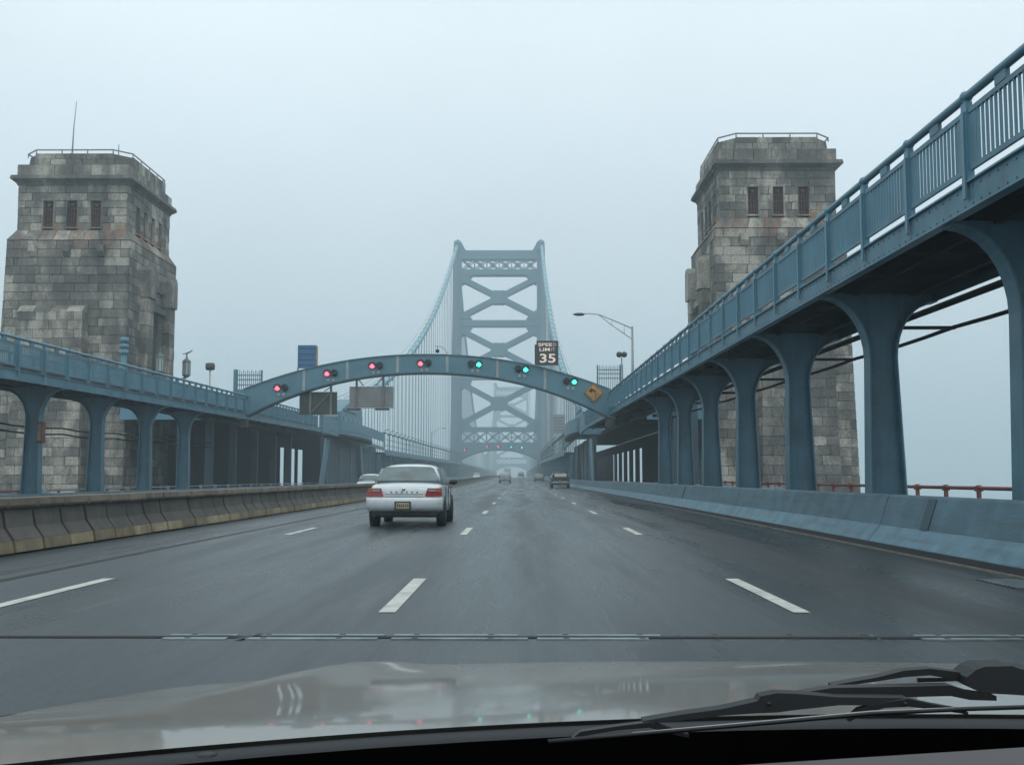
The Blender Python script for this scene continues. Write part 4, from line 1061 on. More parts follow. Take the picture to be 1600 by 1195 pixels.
def text_part(body, size, loc, mat, parent, name='lettering', width=None, bold=.0, rz=0):
    cu = bpy.data.curves.new(name, 'FONT'); cu.body = body; cu.size = size; cu.align_x = 'CENTER'; cu.align_y = 'CENTER'; cu.extrude = .008; cu.offset = bold
    tmp = bpy.data.objects.new('tmp_text', cu); COL.objects.link(tmp)
    dg = bpy.context.evaluated_depsgraph_get(); me = bpy.data.meshes.new_from_object(tmp.evaluated_get(dg)); me.name = name
    bpy.data.objects.remove(tmp); me.materials.clear(); me.materials.append(mat)
    o = bpy.data.objects.new(name, me); COL.objects.link(o); o.rotation_euler = (R(90), 0, rz)
    if width:
        xs_ = [v.co.x for v in me.vertices]; k = width / (max(xs_)-min(xs_)); o.scale = (k, 1, 1)
    o.parent = parent; o.location = Vector(loc) - wl(parent); KIDS.setdefault(parent.name, []).append(o); return o

SG = thing('speed_sign', 'dark illuminated board reading SPEED LIM 35 standing on the arch', 'speed sign', (1.85, AY-.4, 8.6))
M['board'] = plain('sign_board', (.035, .032, .034), .5); M['amber_text'] = lit('lit_text', (.72, .62, .54), .35); M['dim_text'] = lit('dim_text', (.45, .41, .38), .2)
m_ = MB(); m_.box((1.15, AY-.62, 8.60), (2.58, AY-.36, 10.22)); bd = m_.build('cabinet', M['board'], SG)
m_ = MB()
for a, b_ in (((1.13, 8.58), (2.60, 8.64)), ((1.13, 10.18), (2.60, 10.24)), ((1.13, 8.64), (1.19, 10.18)), ((2.54, 8.64), (2.60, 10.18))): m_.box((a[0], AY-.66, a[1]), (b_[0], AY-.621, b_[1]))
m_.build('cabinet_rim', M['greycrete'], SG)
m_ = MB(); m_.box((1.02, AY-.40, 8.66), (1.149, AY-.2, 10.0)); m_.build('side_box', M['blue_dark'], SG)
text_part('SPEE', .30, (1.72, AY-.63, 9.97), M['amber_text'], SG, width=.95, bold=.006)
text_part('D', .30, (2.36, AY-.63, 9.97), M['dim_text'], SG, width=.19, bold=.006)
text_part('LIM', .30, (1.68, AY-.63, 9.64), M['amber_text'], SG, width=.70, bold=.006)
text_part('IT', .30, (2.25, AY-.63, 9.64), M['dim_text'], SG, width=.26, bold=.006)
text_part('35', .82, (1.88, AY-.63, 9.03), M['amber_text'], SG, width=1.06, bold=.014)

YD = thing('warning_sign', 'weathered orange diamond sign with a curved arrow on the right haunch of the arch', 'warning sign', (5.0, AY-.4, 6.1))
M['orange'] = worn('orange_face', (.42, .22, .05), .6, var=.3, scale=4, grime=(.20, .12, .05), grime_amt=.5, streak=False)
dc = (4.98, 6.76); hd = .66
m_ = MB(); m_.prism([(dc[0]+a*hd, dc[1]+b_*hd) for a, b_ in ((-1, 0), (0, -1), (1, 0), (0, 1))], AY-.46, AY-.43); m_.build('panel', M['orange'], YD)
bd = MB()
for a, b_ in zip(((-1, 0), (0, -1), (1, 0), (0, 1)), ((0, -1), (1, 0), (0, 1), (-1, 0))):
    bd.beam((dc[0]+a[0]*hd*.9, AY-.465, dc[1]+a[1]*hd*.9), (dc[0]+b_[0]*hd*.9, AY-.465, dc[1]+b_[1]*hd*.9), .008, .025, (0, 0, 1))
bd.build('border', M['black'], YD)
ar = MB(); pts = [(dc[0]+.10, dc[1]-.36), (dc[0]+.12, dc[1]-.12), (dc[0]+.08, dc[1]+.08), (dc[0]-.04, dc[1]+.18), (dc[0]-.16, dc[1]+.16)]
for p, q in zip(pts[:-1], pts[1:]): ar.beam((p[0], AY-.47, p[1]), (q[0], AY-.47, q[1]), .02, .11, (0, 0, 1))
ar.prism([(dc[0]-.36, dc[1]+.10), (dc[0]-.14, dc[1]-.03), (dc[0]-.12, dc[1]+.32)], AY-.48, AY-.462); ar.build('arrow', M['black'], YD)
m_ = MB(); m_.box((dc[0]-.03, AY-.429, dc[1]-.5), (dc[0]+.03, AY-.34, dc[1]+.5)); m_.build('bracket', M['galv'], YD)

BP = thing('sign_back', 'blue rectangular board raised on posts above the left side of the arch', 'sign', (-14.5, AY+.5, 8.0))
M['royal'] = worn('deep_blue_face', (.035, .13, .26), .55, var=.12, grime_amt=.2)
m_ = MB(); m_.box((-15.13, AY+.40, 8.50), (-13.86, AY+.55, 10.08)); m_.build('panel', M['royal'], BP)
m_ = MB()
for k in range(4): m_.box((-15.1, AY+.37, 8.7+.38*k), (-13.9, AY+.399, 8.73+.38*k))
m_.build('seams', M['blue_dark'], BP)
m_ = MB(); m_.box((-13.86, AY+.38, 8.5), (-13.78, AY+.57, 10.0)); m_.build('edge_trim', M['orange'], BP)
for x in (-15.12, -13.95):
    m_ = MB(); m_.box((x-.04, AY+.44, 7.4), (x+.04, AY+.52, 8.5)); m_.build('post', M['blue_dark'], BP)

def hung_sign(x0, x1, z0, z1, y, mt, label, hangers, ribs, mat_post, rib_mat, dark_left=0):
    root = thing('sign_back', label, 'sign', ((x0+x1)/2, y, z0))
    m_ = MB(); m_.box((x0, y, z0), (x1, y+.04, z1)); m_.build('panel', mt, root)
    for k in range(ribs):
        z = z0 + (z1-z0)*(k+.5)/ribs; m_ = MB(); m_.box((x0, y-.03, z-.03), (x1, y-.001, z+.03)); m_.build('rib', rib_mat, root)
    for hx, zt_ in hangers:
        m_ = MB(); m_.box((hx-.07, y-.16, z0-.05), (hx+.07, y-.035, zt_)); m_.build('hanger', mat_post, root)
    return root
M['greenback'] = worn('dull_green_panel', (.045, .065, .055), .6, var=.25, grime_amt=.4)
M['browngrey'] = worn('brownish_aluminium', (.15, .145, .13), .6, var=.3, grime=(.09, .07, .05), grime_amt=.5)
u_ = lambda x: (x-ac)/ah
s1 = hung_sign(-14.90, -12.35, 5.32, 6.86, AY+.1, M['greenback'], 'dark green backed sign hanging under the left haunch of the arch', [(-14.15, 7.25), (-12.75, at_bot(u_(-12.75)))], 9, M['browngrey'], M['greenback'])
m_ = MB(); m_.beam((-14.1, AY-.08, 5.45), (-12.85, AY-.08, 6.75), .04, .07); m_.build('diagonal_brace', M['browngrey'], s1)
m_ = MB(); m_.beam((-12.75, AY-.0, 7.2), (-13.2, AY+.0, 6.9), .06, .06); m_.build('diagonal_brace', M['browngrey'], s1)
m_ = MB(); m_.box((-13.1, AY-.7, 5.16), (-12.2, AY-.1, 5.28)); m_.build('light_tray', M['galv'], s1)
s2 = hung_sign(-11.52, -8.52, 5.78, 7.22, AY+.1, M['browngrey'], 'corrugated grey sign back hanging under the arch on two posts', [(-11.02, at_bot(u_(-11.02))), (-9.22, at_bot(u_(-9.22)))], 12, M['browngrey'], M['galv'])
for a, b_ in (((-10.95, 7.75), (-10.55, 7.25)), ((-9.3, 7.8), (-9.75, 7.25))):
    m_ = MB(); m_.beam((a[0], AY, a[1]), (b_[0], AY, b_[1]), .07, .07); m_.build('diagonal_brace', M['browngrey'], s2)
for x in (-11.1, -9.2):
    m_ = MB(); m_.box((x-.45, AY-.9, 5.58), (x+.45, AY-.4, 5.70)); m_.box((x-.04, AY-.5, 5.69), (x+.04, AY-.1, 5.80)); m_.build('light_tray', M['greycrete'], s2)
m_ = MB(); m_.box((-11.6, AY-.66, 5.70), (-8.4, AY-.62, 5.74)); m_.build('tray_rail', M['galv'], s2)

RS = thing('panel_sign', 'pale grey lined notice on the right truss just past the arch', 'sign', (5.2, 150, 6.9))
m_ = MB(); m_.box((4.35, 150, 6.95), (6.15, 150.08, 9.55)); m_.build('panel', M['galv'], RS)
M['print'] = plain('faded_print', (.16, .18, .18), .6)
for k in range(5):
    m_ = MB(); m_.box((4.7 if k % 2 else 4.55, 149.95, 7.35+.42*k), (5.85 if k % 2 else 6.0, 149.998, 7.44+.42*k)); m_.build('printed_line', M['print'], RS)
m_ = MB(); m_.box((4.15, 150.1, 5.0), (4.27, 150.2, 9.6)); m_.box((4.15, 150.1, 9.3), (6.2, 150.2, 9.4)); m_.box((4.15, 150.1, 5.0), (6.2, 150.2, 5.1)); m_.build('frame', M['galv'], RS)

# camera arm behind the crown of the arch
CA = thing('camera_arm', 'small dark camera drooping from a thin curved arm above the arch crown', 'camera', (-4.9, AY+.5, 9.3))
m_ = MB(); m_.tube([(-4.85, AY+.45, 9.2), (-5.05, AY+.45, 9.75), (-5.35, AY+.45, 9.98), (-5.75, AY+.45, 10.0)], .03, 6); m_.build('arm', M['galv'], CA)
m_ = MB(); m_.lathe([(.05, .18), (.13, .12), (.13, 0), (.06, -.07), (0, -.08)], (-5.6, AY+.45, 9.62), 10); m_.tube([(-5.6, AY+.45, 9.78), (-5.6, AY+.45, 10.0)], .02, 5); m_.build('dome', M['black'], CA)

# ------------------------------------------------------------------ gates, lamps on the walkways
def gate(xa, xb, y, z0, z1, label, post_right):
    root = thing('picket_gate', label, 'gate', ((xa+xb)/2, y, z0))
    for k in range(13):
        x = xa + (xb-xa)*k/12; m_ = MB(); m_.box((x-.022, y-.02, z0), (x+.022, y+.02, z1 + (.12 if k % 2 else 0))); m_.build('picket', M['blue'], root)
    for dz in (.30, .62, 1.0, 2.7):
        m_ = MB(); m_.box((xa, y-.05, z1-dz), (xb, y-.021, z1-dz+.07)); m_.build('rail', M['blue'], root)
    xp = xb if post_right else xa; sgn = 1 if post_right else -1
    m_ = MB(); m_.box((xp, y-.1, z0), (xp+sgn*.28, y+.1, z1+.15)); m_.build('post', M['blue'], root)
    xp2 = xa if post_right else xb; m_ = MB(); m_.box((xp2-.06, y-.06, z0), (xp2+.06, y+.06, z1+.1)); m_.build('post', M['blue'], root)
    return root
gate(-20.5, -18.75, 80.5, 5.3, 8.75, 'tall blue picket gate on the left walkway just beyond the arch foot', False)
gate(6.35, 8.15, 90.5, 5.6, 10.1, 'tall blue picket gate on the right walkway just beyond the arch foot', True)

def street_light(x, y, z0, zt, reach, label, mat=M['galv'], k=1.0):
    root = thing('street_light', label, 'street light', (x, y, z0))
    m_ = MB(); m_.tube([(x, y, z0), (x, y, zt)], [.11*k, .075*k], 10); m_.build('pole', mat, root)
    r = reach
    m_ = MB(); m_.tube([(x, y, zt-.15), (x+r*.35, y, zt+.45), (x+r*.62, y, zt+.88), (x+r*.8, y, zt+.96), (x+r, y, zt+.92)], .04*k, 6)
    m_.tube([(x, y, zt-.95), (x+r*.4, y, zt+.15), (x+r*.62, y, zt+.84)], .03*k, 6)
    for f in (.15, .38): m_.tube([(x+r*f, y, zt-.15+f*1.6), (x+r*f, y, zt-.95+f*2.72)], .02*k, 5)
    m_.build('arm', mat, root)
    h = MB(); h.lathe([(.04, -.05), (.14, .0), (.19, .25), (.17, .55), (.06, .78)], (0, 0, 0), 10, 'x')
    s_ = 1 if r > 0 else -1
    hm = MB(); hm.add([(x + r + s_*(p[0]-.35)*1.0, y + p[1], zt + .90 + p[2]*.65) for p in h.v], h.f, True); hm.build('lamp_head', M['greycrete'], root)
    return root
street_light(8.25, 81, 5.3, 12.1, -3.9, 'tall grey street light arching over the right walkway towards the road')
street_light(-21.0, 265, 5.3, 11.8, -3.0*-1, 'small distant street light on the left walkway near the hangers', k=1.2)

fl = thing('flood_light', 'twin floodlight on a thin pole beside the right picket gate', 'floodlight', (8.1, 88, 5.6))
m_ = MB(); m_.tube([(8.1, 88, 5.6), (8.1, 88, 10.6)], [.07, .05], 8); m_.build('pole', M['galv'], fl)
for dx in (-.2, .2):
    m_ = MB(); m_.lathe([(.0, -.3), (.16, -.25), (.24, 0), (.24, .06), (0, .08)], (8.1+dx, 87.9, 10.8), 10, 'y'); m_.build('lamp_head', M['greycrete'], fl)
pl = thing('post_lamp', 'drum-shaped grey lamp on a slim pole above the left walkway rail', 'lamp', (-20.7, 74, 5.0))
m_ = MB(); m_.tube([(-20.7, 74, 5.0), (-20.7, 74, 8.25)], .05, 8); m_.build('pole', M['galv'], pl)
m_ = MB(); m_.lathe([(.0, -.28), (.24, -.26), (.26, 0), (.24, .26), (0, .28)], (-20.7, 74, 8.48), 12, 'x'); m_.build('lamp_head', M['greycrete'], pl)
m_ = MB(); m_.lathe([(.06, 0), (.12, .1)], (-20.7, 74, 8.18), 8); m_.build('neck', M['galv'], pl)

M['patina'] = worn('patina_bronze', (.13, .19, .18), .6, var=.25, grime_amt=.4); M['frost'] = plain('frosted_glass', (.42, .46, .45), .4)
def lantern(x, y, zb, label, xi_):
    root = thing('lantern', label, 'lantern', (x, y, zb))
    m_ = MB(); m_.lathe([(.0, -.05), (.18, .0), (.30, .12), (.32, .2)], (x, y, zb), 8, 'z', False); m_.build('base', M['patina'], root)
    m_ = MB(); m_.lathe([(.26, .2), (.27, 1.15)], (x, y, zb), 8, 'z', False); m_.build('glass', M['frost'], root)
    for k in range(8):
        a = 2*math.pi*k/8; m_ = MB(); m_.box((x+.29*math.cos(a)-.025, y+.29*math.sin(a)-.025, zb+.2), (x+.29*math.cos(a)+.025, y+.29*math.sin(a)+.025, zb+1.15)); m_.build('mullion', M['patina'], root)
    m_ = MB(); m_.lathe([(.33, 1.15), (.34, 1.24), (.2, 1.36), (.07, 1.5), (.05, 1.75), (.09, 1.82), (0, 1.95)], (x, y, zb), 8, 'z', False); m_.build('cap', M['patina'], root)
    m_ = MB(); m_.tube([(x-.35, y, zb+1.78), (x, y, zb+1.85), (x+.25, y, zb+1.95), (x+.42, y, zb+2.1)], [.02, .05, .06, .03], 6); m_.build('finial', M['patina'], root)
    m_ = MB(); m_.beam((x, y, zb-.03), (xi_, y, zb-.25), .1, .12); m_.build('bracket', M['patina'], root)
    return root
lantern(-26.0, 79.9, 8.55, 'glazed bronze lantern in front of the dark doorway of the left tower', -26.55)
lantern(-25.6, 85.0, 8.75, 'glazed bronze lantern outlined against the sky at the far edge of the left tower', -26.45)
ts = thing('blue_signal_post', 'stubby blue post with stacked caps standing on the left walkway', 'post', (-20.6, 57.5, 5.2))
m_ = MB(); m_.tube([(-20.6, 57.5, 5.2), (-20.6, 57.5, 7.6)], .16, 8); m_.build('post', M['blue'], ts)
for k in range(3):
    m_ = MB(); m_.lathe([(.16, 0), (.24, .06), (.24, .2), (.16, .26)], (-20.6, 57.5, 7.45 + .32*k), 10); m_.build('cap', M['blue_light'], ts)

# ------------------------------------------------------------------ vehicles
M['glass'] = worn('car_glass', (.095, .140, .145), .10, var=.35, scale=1.8, grime=(.035, .05, .055), grime_amt=.7, streak=False, spec=.9); M['tyre'] = plain('tyre', (.015, .015, .016), .8); M['rim'] = plain('rim', (.42, .44, .45), .35, .7)
M['trim'] = plain('black_trim', (.02, .02, .022), .5); M['tail'] = plain('tail_lens', (.30, .02, .025), .2, coat=.6); M['amber'] = plain('amber_lens', (.42, .13, .03), .2, coat=.6)
M['clear'] = plain('reverse_lens', (.30, .27, .27), .2, coat=.5); M['tan'] = worn('plate_face', (.42, .36, .22), .5, var=.2, scale=9, grime_amt=.3, streak=False); M['chrome'] = plain('chrome', (.55, .57, .58), .2, 1)
def paint(name, c, rough=.28): return worn(name, c, rough, var=.05, grime=tuple(a*.55 for a in c), grime_amt=.35, coat=.5)

def car(label, body_mat, kind='sedan', detail=True, width=1.70, flip=False):
    """rear bumper at y=0, nose towards +y"""
    root = thing('car', label, {'sedan': 'car', 'suv': 'suv', 'wagon': 'car'}[kind])
    hw = width/2
    if kind == 'sedan':
        st = [(0.02, .80, .40, .84), (.10, .93, .34, .905), (.35, .975, .28, .97), (.85, .995, .24, .985), (1.5, 1.0, .22, .96), (2.4, 1.0, .22, .945), (3.2, .995, .22, .93), (3.9, .975, .24, .85), (4.35, .90, .30, .74), (4.58, .76, .36, .62)]
        top = [(.62, .985, .86), (1.12, 1.34, .72), (1.45, 1.395, .70), (2.0, 1.41, .70), (2.45, 1.39, .69), (2.75, 1.32, .70), (3.35, .955, .84)]
    elif kind == 'suv':
        st = [(0.02, .86, .50, 1.02), (.08, .95, .45, 1.06), (.35, .98, .38, 1.07), (.85, .995, .34, 1.07), (1.5, 1.0, .32, 1.06), (2.4, 1.0, .32, 1.05), (3.2, .995, .32, 1.03), (3.8, .975, .34, .98), (4.2, .92, .40, .90), (4.38, .80, .46, .78)]
        top = [(.14, 1.07, .90), (.36, 1.52, .78), (.75, 1.64, .76), (1.6, 1.67, .76), (2.2, 1.65, .75), (2.55, 1.55, .76), (3.15, 1.05, .86)]
    m_ = MB(); vs = []; fs = []
    for (y, k, zb, zt_) in st:
        ww = hw*k; h = zt_-zb
        half = [(0, zb), (ww*.80, zb), (ww*.95, zb+.10*h), (ww, zb+.38*h), (ww*.995, zb+.62*h), (ww*.955, zt_-.10*h), (ww*.88, zt_-.01), (ww*.5, zt_+.012), (0, zt_+.02)]
        ring_ = half + [(-a, b_) for a, b_ in half[-2:0:-1]]
        vs += [(a, y, b_) for a, b_ in ring_]
    n = len(ring_)
    for i in range(len(st)-1):
        for k in range(n):
            k2 = (k+1) % n; fs.append((i*n+k, i*n+k2, (i+1)*n+k2, (i+1)*n+k))
    fs += [tuple(range(n)), tuple((len(st)-1)*n + k for k in range(n))]
    m_.add(vs, fs, True); body = m_.build('body', body_mat, root, sub=1)
    # greenhouse (roof skin and pillars)
    m_ = MB(); vs = []; fs = []
    zb_ = lambda y: (.93 if kind == 'sedan' else 1.02)
    for (y, z, k) in top:
        ww = hw*k; wb = hw*.93; b0 = zb_(y); f = max(0, (z-b0)/(1.40-b0 if kind == 'sedan' else 1.66-b0))
        half = [(0, b0), (wb, b0), (wb + (ww-wb)*.62*f, b0+(z-b0)*.62), (wb+(ww*1.03-wb)*f, z-.085*f), (ww*.96, z-.030), (ww*.62, z+.010), (0, z+.022)]
        ring_ = half + [(-a, b_) for a, b_ in half[-2:0:-1]]; vs += [(a, y, b_) for a, b_ in ring_]
    n = len(ring_)
    for i in range(len(top)-1):
        for k in range(n):
            k2 = (k+1) % n; fs.append((i*n+k, i*n+k2, (i+1)*n+k2, (i+1)*n+k))
    fs += [tuple(range(n)), tuple((len(top)-1)*n + k for k in range(n))]
    m_.add(vs, fs, True); roof = m_.build('roof', body_mat, root, sub=1)
    # glass: rear, windscreen, sides - lie just proud of the skin
    def pane(nm, pts, off):
        m_ = MB(); P = [Vector(p) for p in pts]; c = sum(P, Vector())/len(P); nn = Vector((0, 0, 0))
        for i in range(len(P)): nn += P[i].cross(P[(i+1) % len(P)])
        nn.normalize()
        if nn.dot(c - Vector((0, 2.0, .9))) < 0: nn = -nn
        a = [p + nn*off for p in P]; b_ = [p - nn*.03 for p in P]; k = len(P)
        m_.add(a + b_, [tuple(range(k)), tuple(range(2*k-1, k-1, -1))] + [(i, i+k, (i+1) % k + k, (i+1) % k) for i in range(k)]); return m_.build(nm, M['glass'], root)
    if kind == 'sedan':
        y0_, z0_, y1_, z1_ = .66, 1.005, 1.10, 1.315
        rw = [(-.70, y0_, z0_), (0, y0_-.04, z0_-.005), (.70, y0_, z0_), (.715, y0_+.06, z0_+.05), (.575, y1_-.05, z1_-.035), (.50, y1_, z1_), (0, y1_+.01, z1_+.012), (-.50, y1_, z1_), (-.575, y1_-.05, z1_-.035), (-.715, y0_+.06, z0_+.05)]
        pane('rear_window', [(a*hw/.85, b_, c) for a, b_, c in rw], .035)
        pane('windscreen', [(-.68, 3.26, 1.0), (.68, 3.26, 1.0), (.55, 2.80, 1.29), (-.55, 2.80, 1.29)], .03)
        for s in (-1, 1):
            for ya, yb_, yc, yd in ((1.15, 2.05, 2.02, 1.38), (2.12, 3.02, 2.68, 2.09)):
                pane('side_window', [(s*hw*.925, ya, .97), (s*hw*.925, yb_, .97), (s*hw*.775, yc, 1.31), (s*hw*.775, yd, 1.31)], .02)
    else:
        pane('rear_window', [(-.62, .15, 1.12), (.62, .15, 1.12), (.60, .33, 1.46), (-.60, .33, 1.46)], .05)
        pane('windscreen', [(-.68, 3.05, 1.12), (.68, 3.05, 1.12), (.58, 2.62, 1.5), (-.58, 2.62, 1.5)], .03)
        for s in (-1, 1):
            for ya, yb_, yc, yd in ((.35, 1.1, 1.1, .5), (1.16, 2.0, 2.0, 1.16), (2.06, 2.85, 2.5, 2.06)):
                pane('side_window', [(s*hw*.93, ya, 1.12), (s*hw*.93, yb_, 1.12), (s*hw*.83, yc, 1.52), (s*hw*.83, yd, 1.52)], .02)
    # bumper
    zb0, zb1 = (.36, .66) if kind == 'sedan' else (.42, .68)
    m_ = MB(); vs = []; fs = []; nn_ = 12
    for i in range(nn_+1):
        a = -1 + 2*i/nn_; x = hw*1.0*a; y = -.09 + .16*abs(a)**4
        vs += [(x*.965, y+.05, zb0), (x, y-.02, zb0+.10), (x, y-.03, zb1-.06), (x, y, zb1), (x, .25, zb1), (x, .25, zb0)]
    for i in range(nn_):
        for k in range(6): k2 = (k+1) % 6; fs.append((i*6+k, i*6+k2, (i+1)*6+k2, (i+1)*6+k))
    fs += [(0, 1, 2, 3, 4, 5), tuple(nn_*6+k for k in (5, 4, 3, 2, 1, 0))]
    m_.add(vs, fs, True); m_.build('bumper', body_mat if kind == 'sedan' else M['galv'], root)
    m_ = MB(); m_.box((-hw*.86, .05, zb0-.09), (hw*.86, 4.2, zb0+.02)); m_.build('underbody', M['trim'], root)
    # tail lamps
    zl0, zl1 = (.685, .865) if kind == 'sedan' else (.78, 1.02)
    for s in (-1, 1):
        x0, x1 = (hw*.54, hw*.985) if kind == 'sedan' else (hw*.74, hw*.985)
        m_ = MB(); m_.hexa([(s*x0, -.035, zl0), (s*x1, .06, zl0), (s*x1*.99, .22, zl0), (s*x0, .12, zl0)] if s > 0 else [(s*x1, .06, zl0), (s*x0, -.035, zl0), (s*x0, .12, zl0), (s*x1*.99, .22, zl0)],
                           [(s*(x0+.06), -.005, zl1), (s*(x1-.02), .07, zl1), (s*x1*.97, .22, zl1), (s*(x0+.06), .14, zl1)] if s > 0 else [(s*(x1-.02), .07, zl1), (s*(x0+.06), -.005, zl1), (s*(x0+.06), .14, zl1), (s*x1*.97, .22, zl1)])
        tl = m_.build('tail_light', M['tail'], root)
        if detail and kind == 'sedan':
            zz0, zz1 = .785, .85
            m_ = MB(); m_.beam((s*(x0+.08), -.030, (zz0+zz1)/2), (s*(x0+.24), .006, (zz0+zz1)/2), .02, .06, (0, 0, 1)); m_.build('reverse_lens', M['clear'], tl)
            m_ = MB(); m_.beam((s*(x1-.17), .020, (zz0+zz1)/2), (s*(x1-.03), .052, (zz0+zz1)/2), .02, .065, (0, 0, 1)); m_.build('indicator_lens', M['amber'], tl)
    if detail:
        pz = .475 if kind == 'sedan' else .72
        m_ = MB(); m_.box((-.20, -.135, pz-.09), (.16, -.118, pz+.10)); fr = m_.build('plate_frame', M['trim'], root)
        m_ = MB(); m_.box((-.165, -.145, pz-.055), (.125, -.136, pz+.07)); pf = m_.build('number_plate', M['tan'], fr)
        m_ = MB()
        for k in range(6): m_.box((-.14+.045*k, -.1475, pz-.03), (-.115+.045*k, -.1452, pz+.045))
        m_.build('plate_characters', M['trim'], fr)
        if kind == 'sedan':
            m_ = MB()
            for zz in (.665, .725): m_.box((-hw*.5, -.052, zz), (hw*.5, -.03, zz+.012))
            m_.build('boot_seam', M['greycrete'], root)
            for k in range(6): m_ = MB(); m_.box((-.30+.115*k, -.056, .757), (-.265+.115*k, -.035, .79)); m_.build('badge_letter', M['greycrete'], root)
            m_ = MB(); m_.lathe([(.0, -.012), (.035, -.010), (.04, 0)], (-.02, -.008, .845), 12, 'y'); m_.build('badge', M['chrome'], root)
            m_ = MB(); m_.tube([(.30, -.06, .335), (.30, .4, .335)], .045, 10); m_.build('exhaust', M['trim'], root)
            m_ = MB(); m_.box((-.72, .35, .21), (.72, .8, .30)); m_.build('rear_axle', M['trim'], root)
            m_ = MB(); m_.box((-.30, -.0, 1.0), (.02, .8, 1.035)); 
            m_ = MB()
            for s in (-1, 1):
                for zz in (.55, .80):
                    pass
        for s in (-1, 1):
            m_ = MB(); m_.lathe([(.0, -.10), (.055, -.085), (.07, 0), (.05, .06), (0, .08)], (s*(hw+.085), 2.92, .99), 8, 'x'); mr_ = m_.build('door_mirror', M['trim'], root)
            m_ = MB(); m_.box((s*(hw-.05), 2.90, .94), (s*(hw+.04), 2.97, .99)); m_.build('mirror_arm', M['trim'], mr_)
            for yy in (1.22, 2.09, 3.05):
                m_ = MB(); m_.box((s*(hw*.985), yy-.008, .40), (s*(hw+.004), yy+.008, .90)); m_.build('door_gap', M['trim'], root)
    r = .30 if kind == 'sedan' else .35
    for yy in ((.95, 3.55) if kind == 'sedan' else (.78, 3.35)):
        for s in (-1, 1):
            xo_ = s*(hw - .085)
            m_ = MB(); m_.lathe([(r+.055, s*-.10), (r+.055, s*.088)], (xo_, yy, r+.03), 18, 'x', True); m_.build('wheel_arch', M['trim'], root)
            m_ = MB(); m_.lathe([(r*.6, -.10), (r*.93, -.10), (r, -.06), (r, .06), (r*.93, .10), (r*.6, .10)], (xo_, yy, r), 20, 'x'); wh = m_.build('wheel', M['tyre'], root)
            m_ = MB(); m_.lathe([(r*.62, s*.08), (r*.60, s*.10), (r*.2, s*.085), (0, s*.09)], (xo_, yy, r), 14, 'x'); m_.build('rim', M['rim'], wh)
    return root

def put(c, x, y, z, rz=0): c.location = (x, y, z); c.rotation_euler = (0, 0, rz); return c
P_white = paint('white_car_paint', (.60, .66, .68)); P_gold = paint('beige_car_paint', (.17, .16, .12)); P_green = worn('dark_green_paint', (.010, .018, .020), .5, grime_amt=.2, spec=.25); P_silver = paint('silver_paint', (.26, .29, .30))
c1 = car('white four-door sedan just ahead with red tail lamps and a tan number plate', P_white, 'sedan')
put(c1, -2.56, 24.8, 0)
# papers on the parcel shelf of the sedan
c2 = car('dark green hatchback suv in the right lane beyond the arch', P_green, 'suv', True, 1.85); put(c2, 4.1, 112, zr(112))
c3 = car('dull gold sedan in the right lane ahead of the dark suv', P_gold, 'sedan', True, 1.75); put(c3, 3.45, 196, zr(196))
c4 = car('silver suv under the tower arch in the lane ahead of the white sedan', P_silver, 'suv', True, 1.78); put(c4, -2.3, 172, zr(172))
c5 = car('pale oncoming sedan half hidden behind the movable barrier', P_white, 'sedan', False, 1.72); put(c5, -10.9, 84, zc(-10.9), math.pi)
c6 = car('tiny hazy white car far off beyond the tower on the oncoming side', P_white, 'sedan', False, 1.75); put(c6, -10.0, 262, zr(262) + zc(-10), math.pi)
c7 = car('tiny hazy dark car far along the main span', P_green, 'suv', False, 1.8); put(c7, .4, 330, zr(330))
trk = thing('box_truck', 'small hazy box truck far along the main span', 'truck', (-4.2, 380, 1.0))
m_ = MB(); m_.box((-5.4, 380, 1.9), (-3.1, 386, 4.2)); m_.build('box_body', P_white, trk)
m_ = MB(); m_.box((-5.3, 386.1, 1.6), (-3.2, 388, 3.4)); m_.build('cab', P_silver, trk)
m_ = MB(); m_.box((-5.2, 380, 1.5), (-3.3, 388, 1.88)); m_.build('chassis', M['trim'], trk)
for x in (-5.15, -3.35):
    for y in (381.2, 386.9):
        m_ = MB(); m_.lathe([(.45, -.14), (.45, .14)], (x, y, 1.45), 12, 'x'); m_.build('wheel', M['tyre'], trk)

# ------------------------------------------------------------------ the car the photograph is taken from
OC = thing('car', 'beige metallic bonnet, wipers and dashboard of the car in the foreground', 'car', (.35, 1.0, 0))
m, t, b = node_mat('beige_metallic'); b.inputs['Base Color'].default_value = (.185, .170, .145, 1); b.inputs['Metallic'].default_value = .3; b.inputs['Roughness'].default_value = .42; b.inputs['Coat Weight'].default_value = .72; b.inputs['Coat Roughness'].default_value = .06
nn1 = t.nodes.new('ShaderNodeTexNoise'); nn1.inputs['Scale'].default_value = 900; nb_ = t.nodes.new('ShaderNodeBump'); nb_.inputs['Strength'].default_value = .05; t.links.new(nn1.outputs['Fac'], nb_.inputs['Height']); t.links.new(nb_.outputs[0], b.inputs['Normal'])
M['hood'] = m
M['cowl'] = worn('cowl_plastic', (.014, .018, .022), .7, var=.2, scale=8, grime_amt=.3, streak=False); M['wiper'] = worn('wiper_paint', (.010, .011, .012), .55, var=.2, scale=10, grime_amt=.2, streak=False)
HC, HW = .35, .88
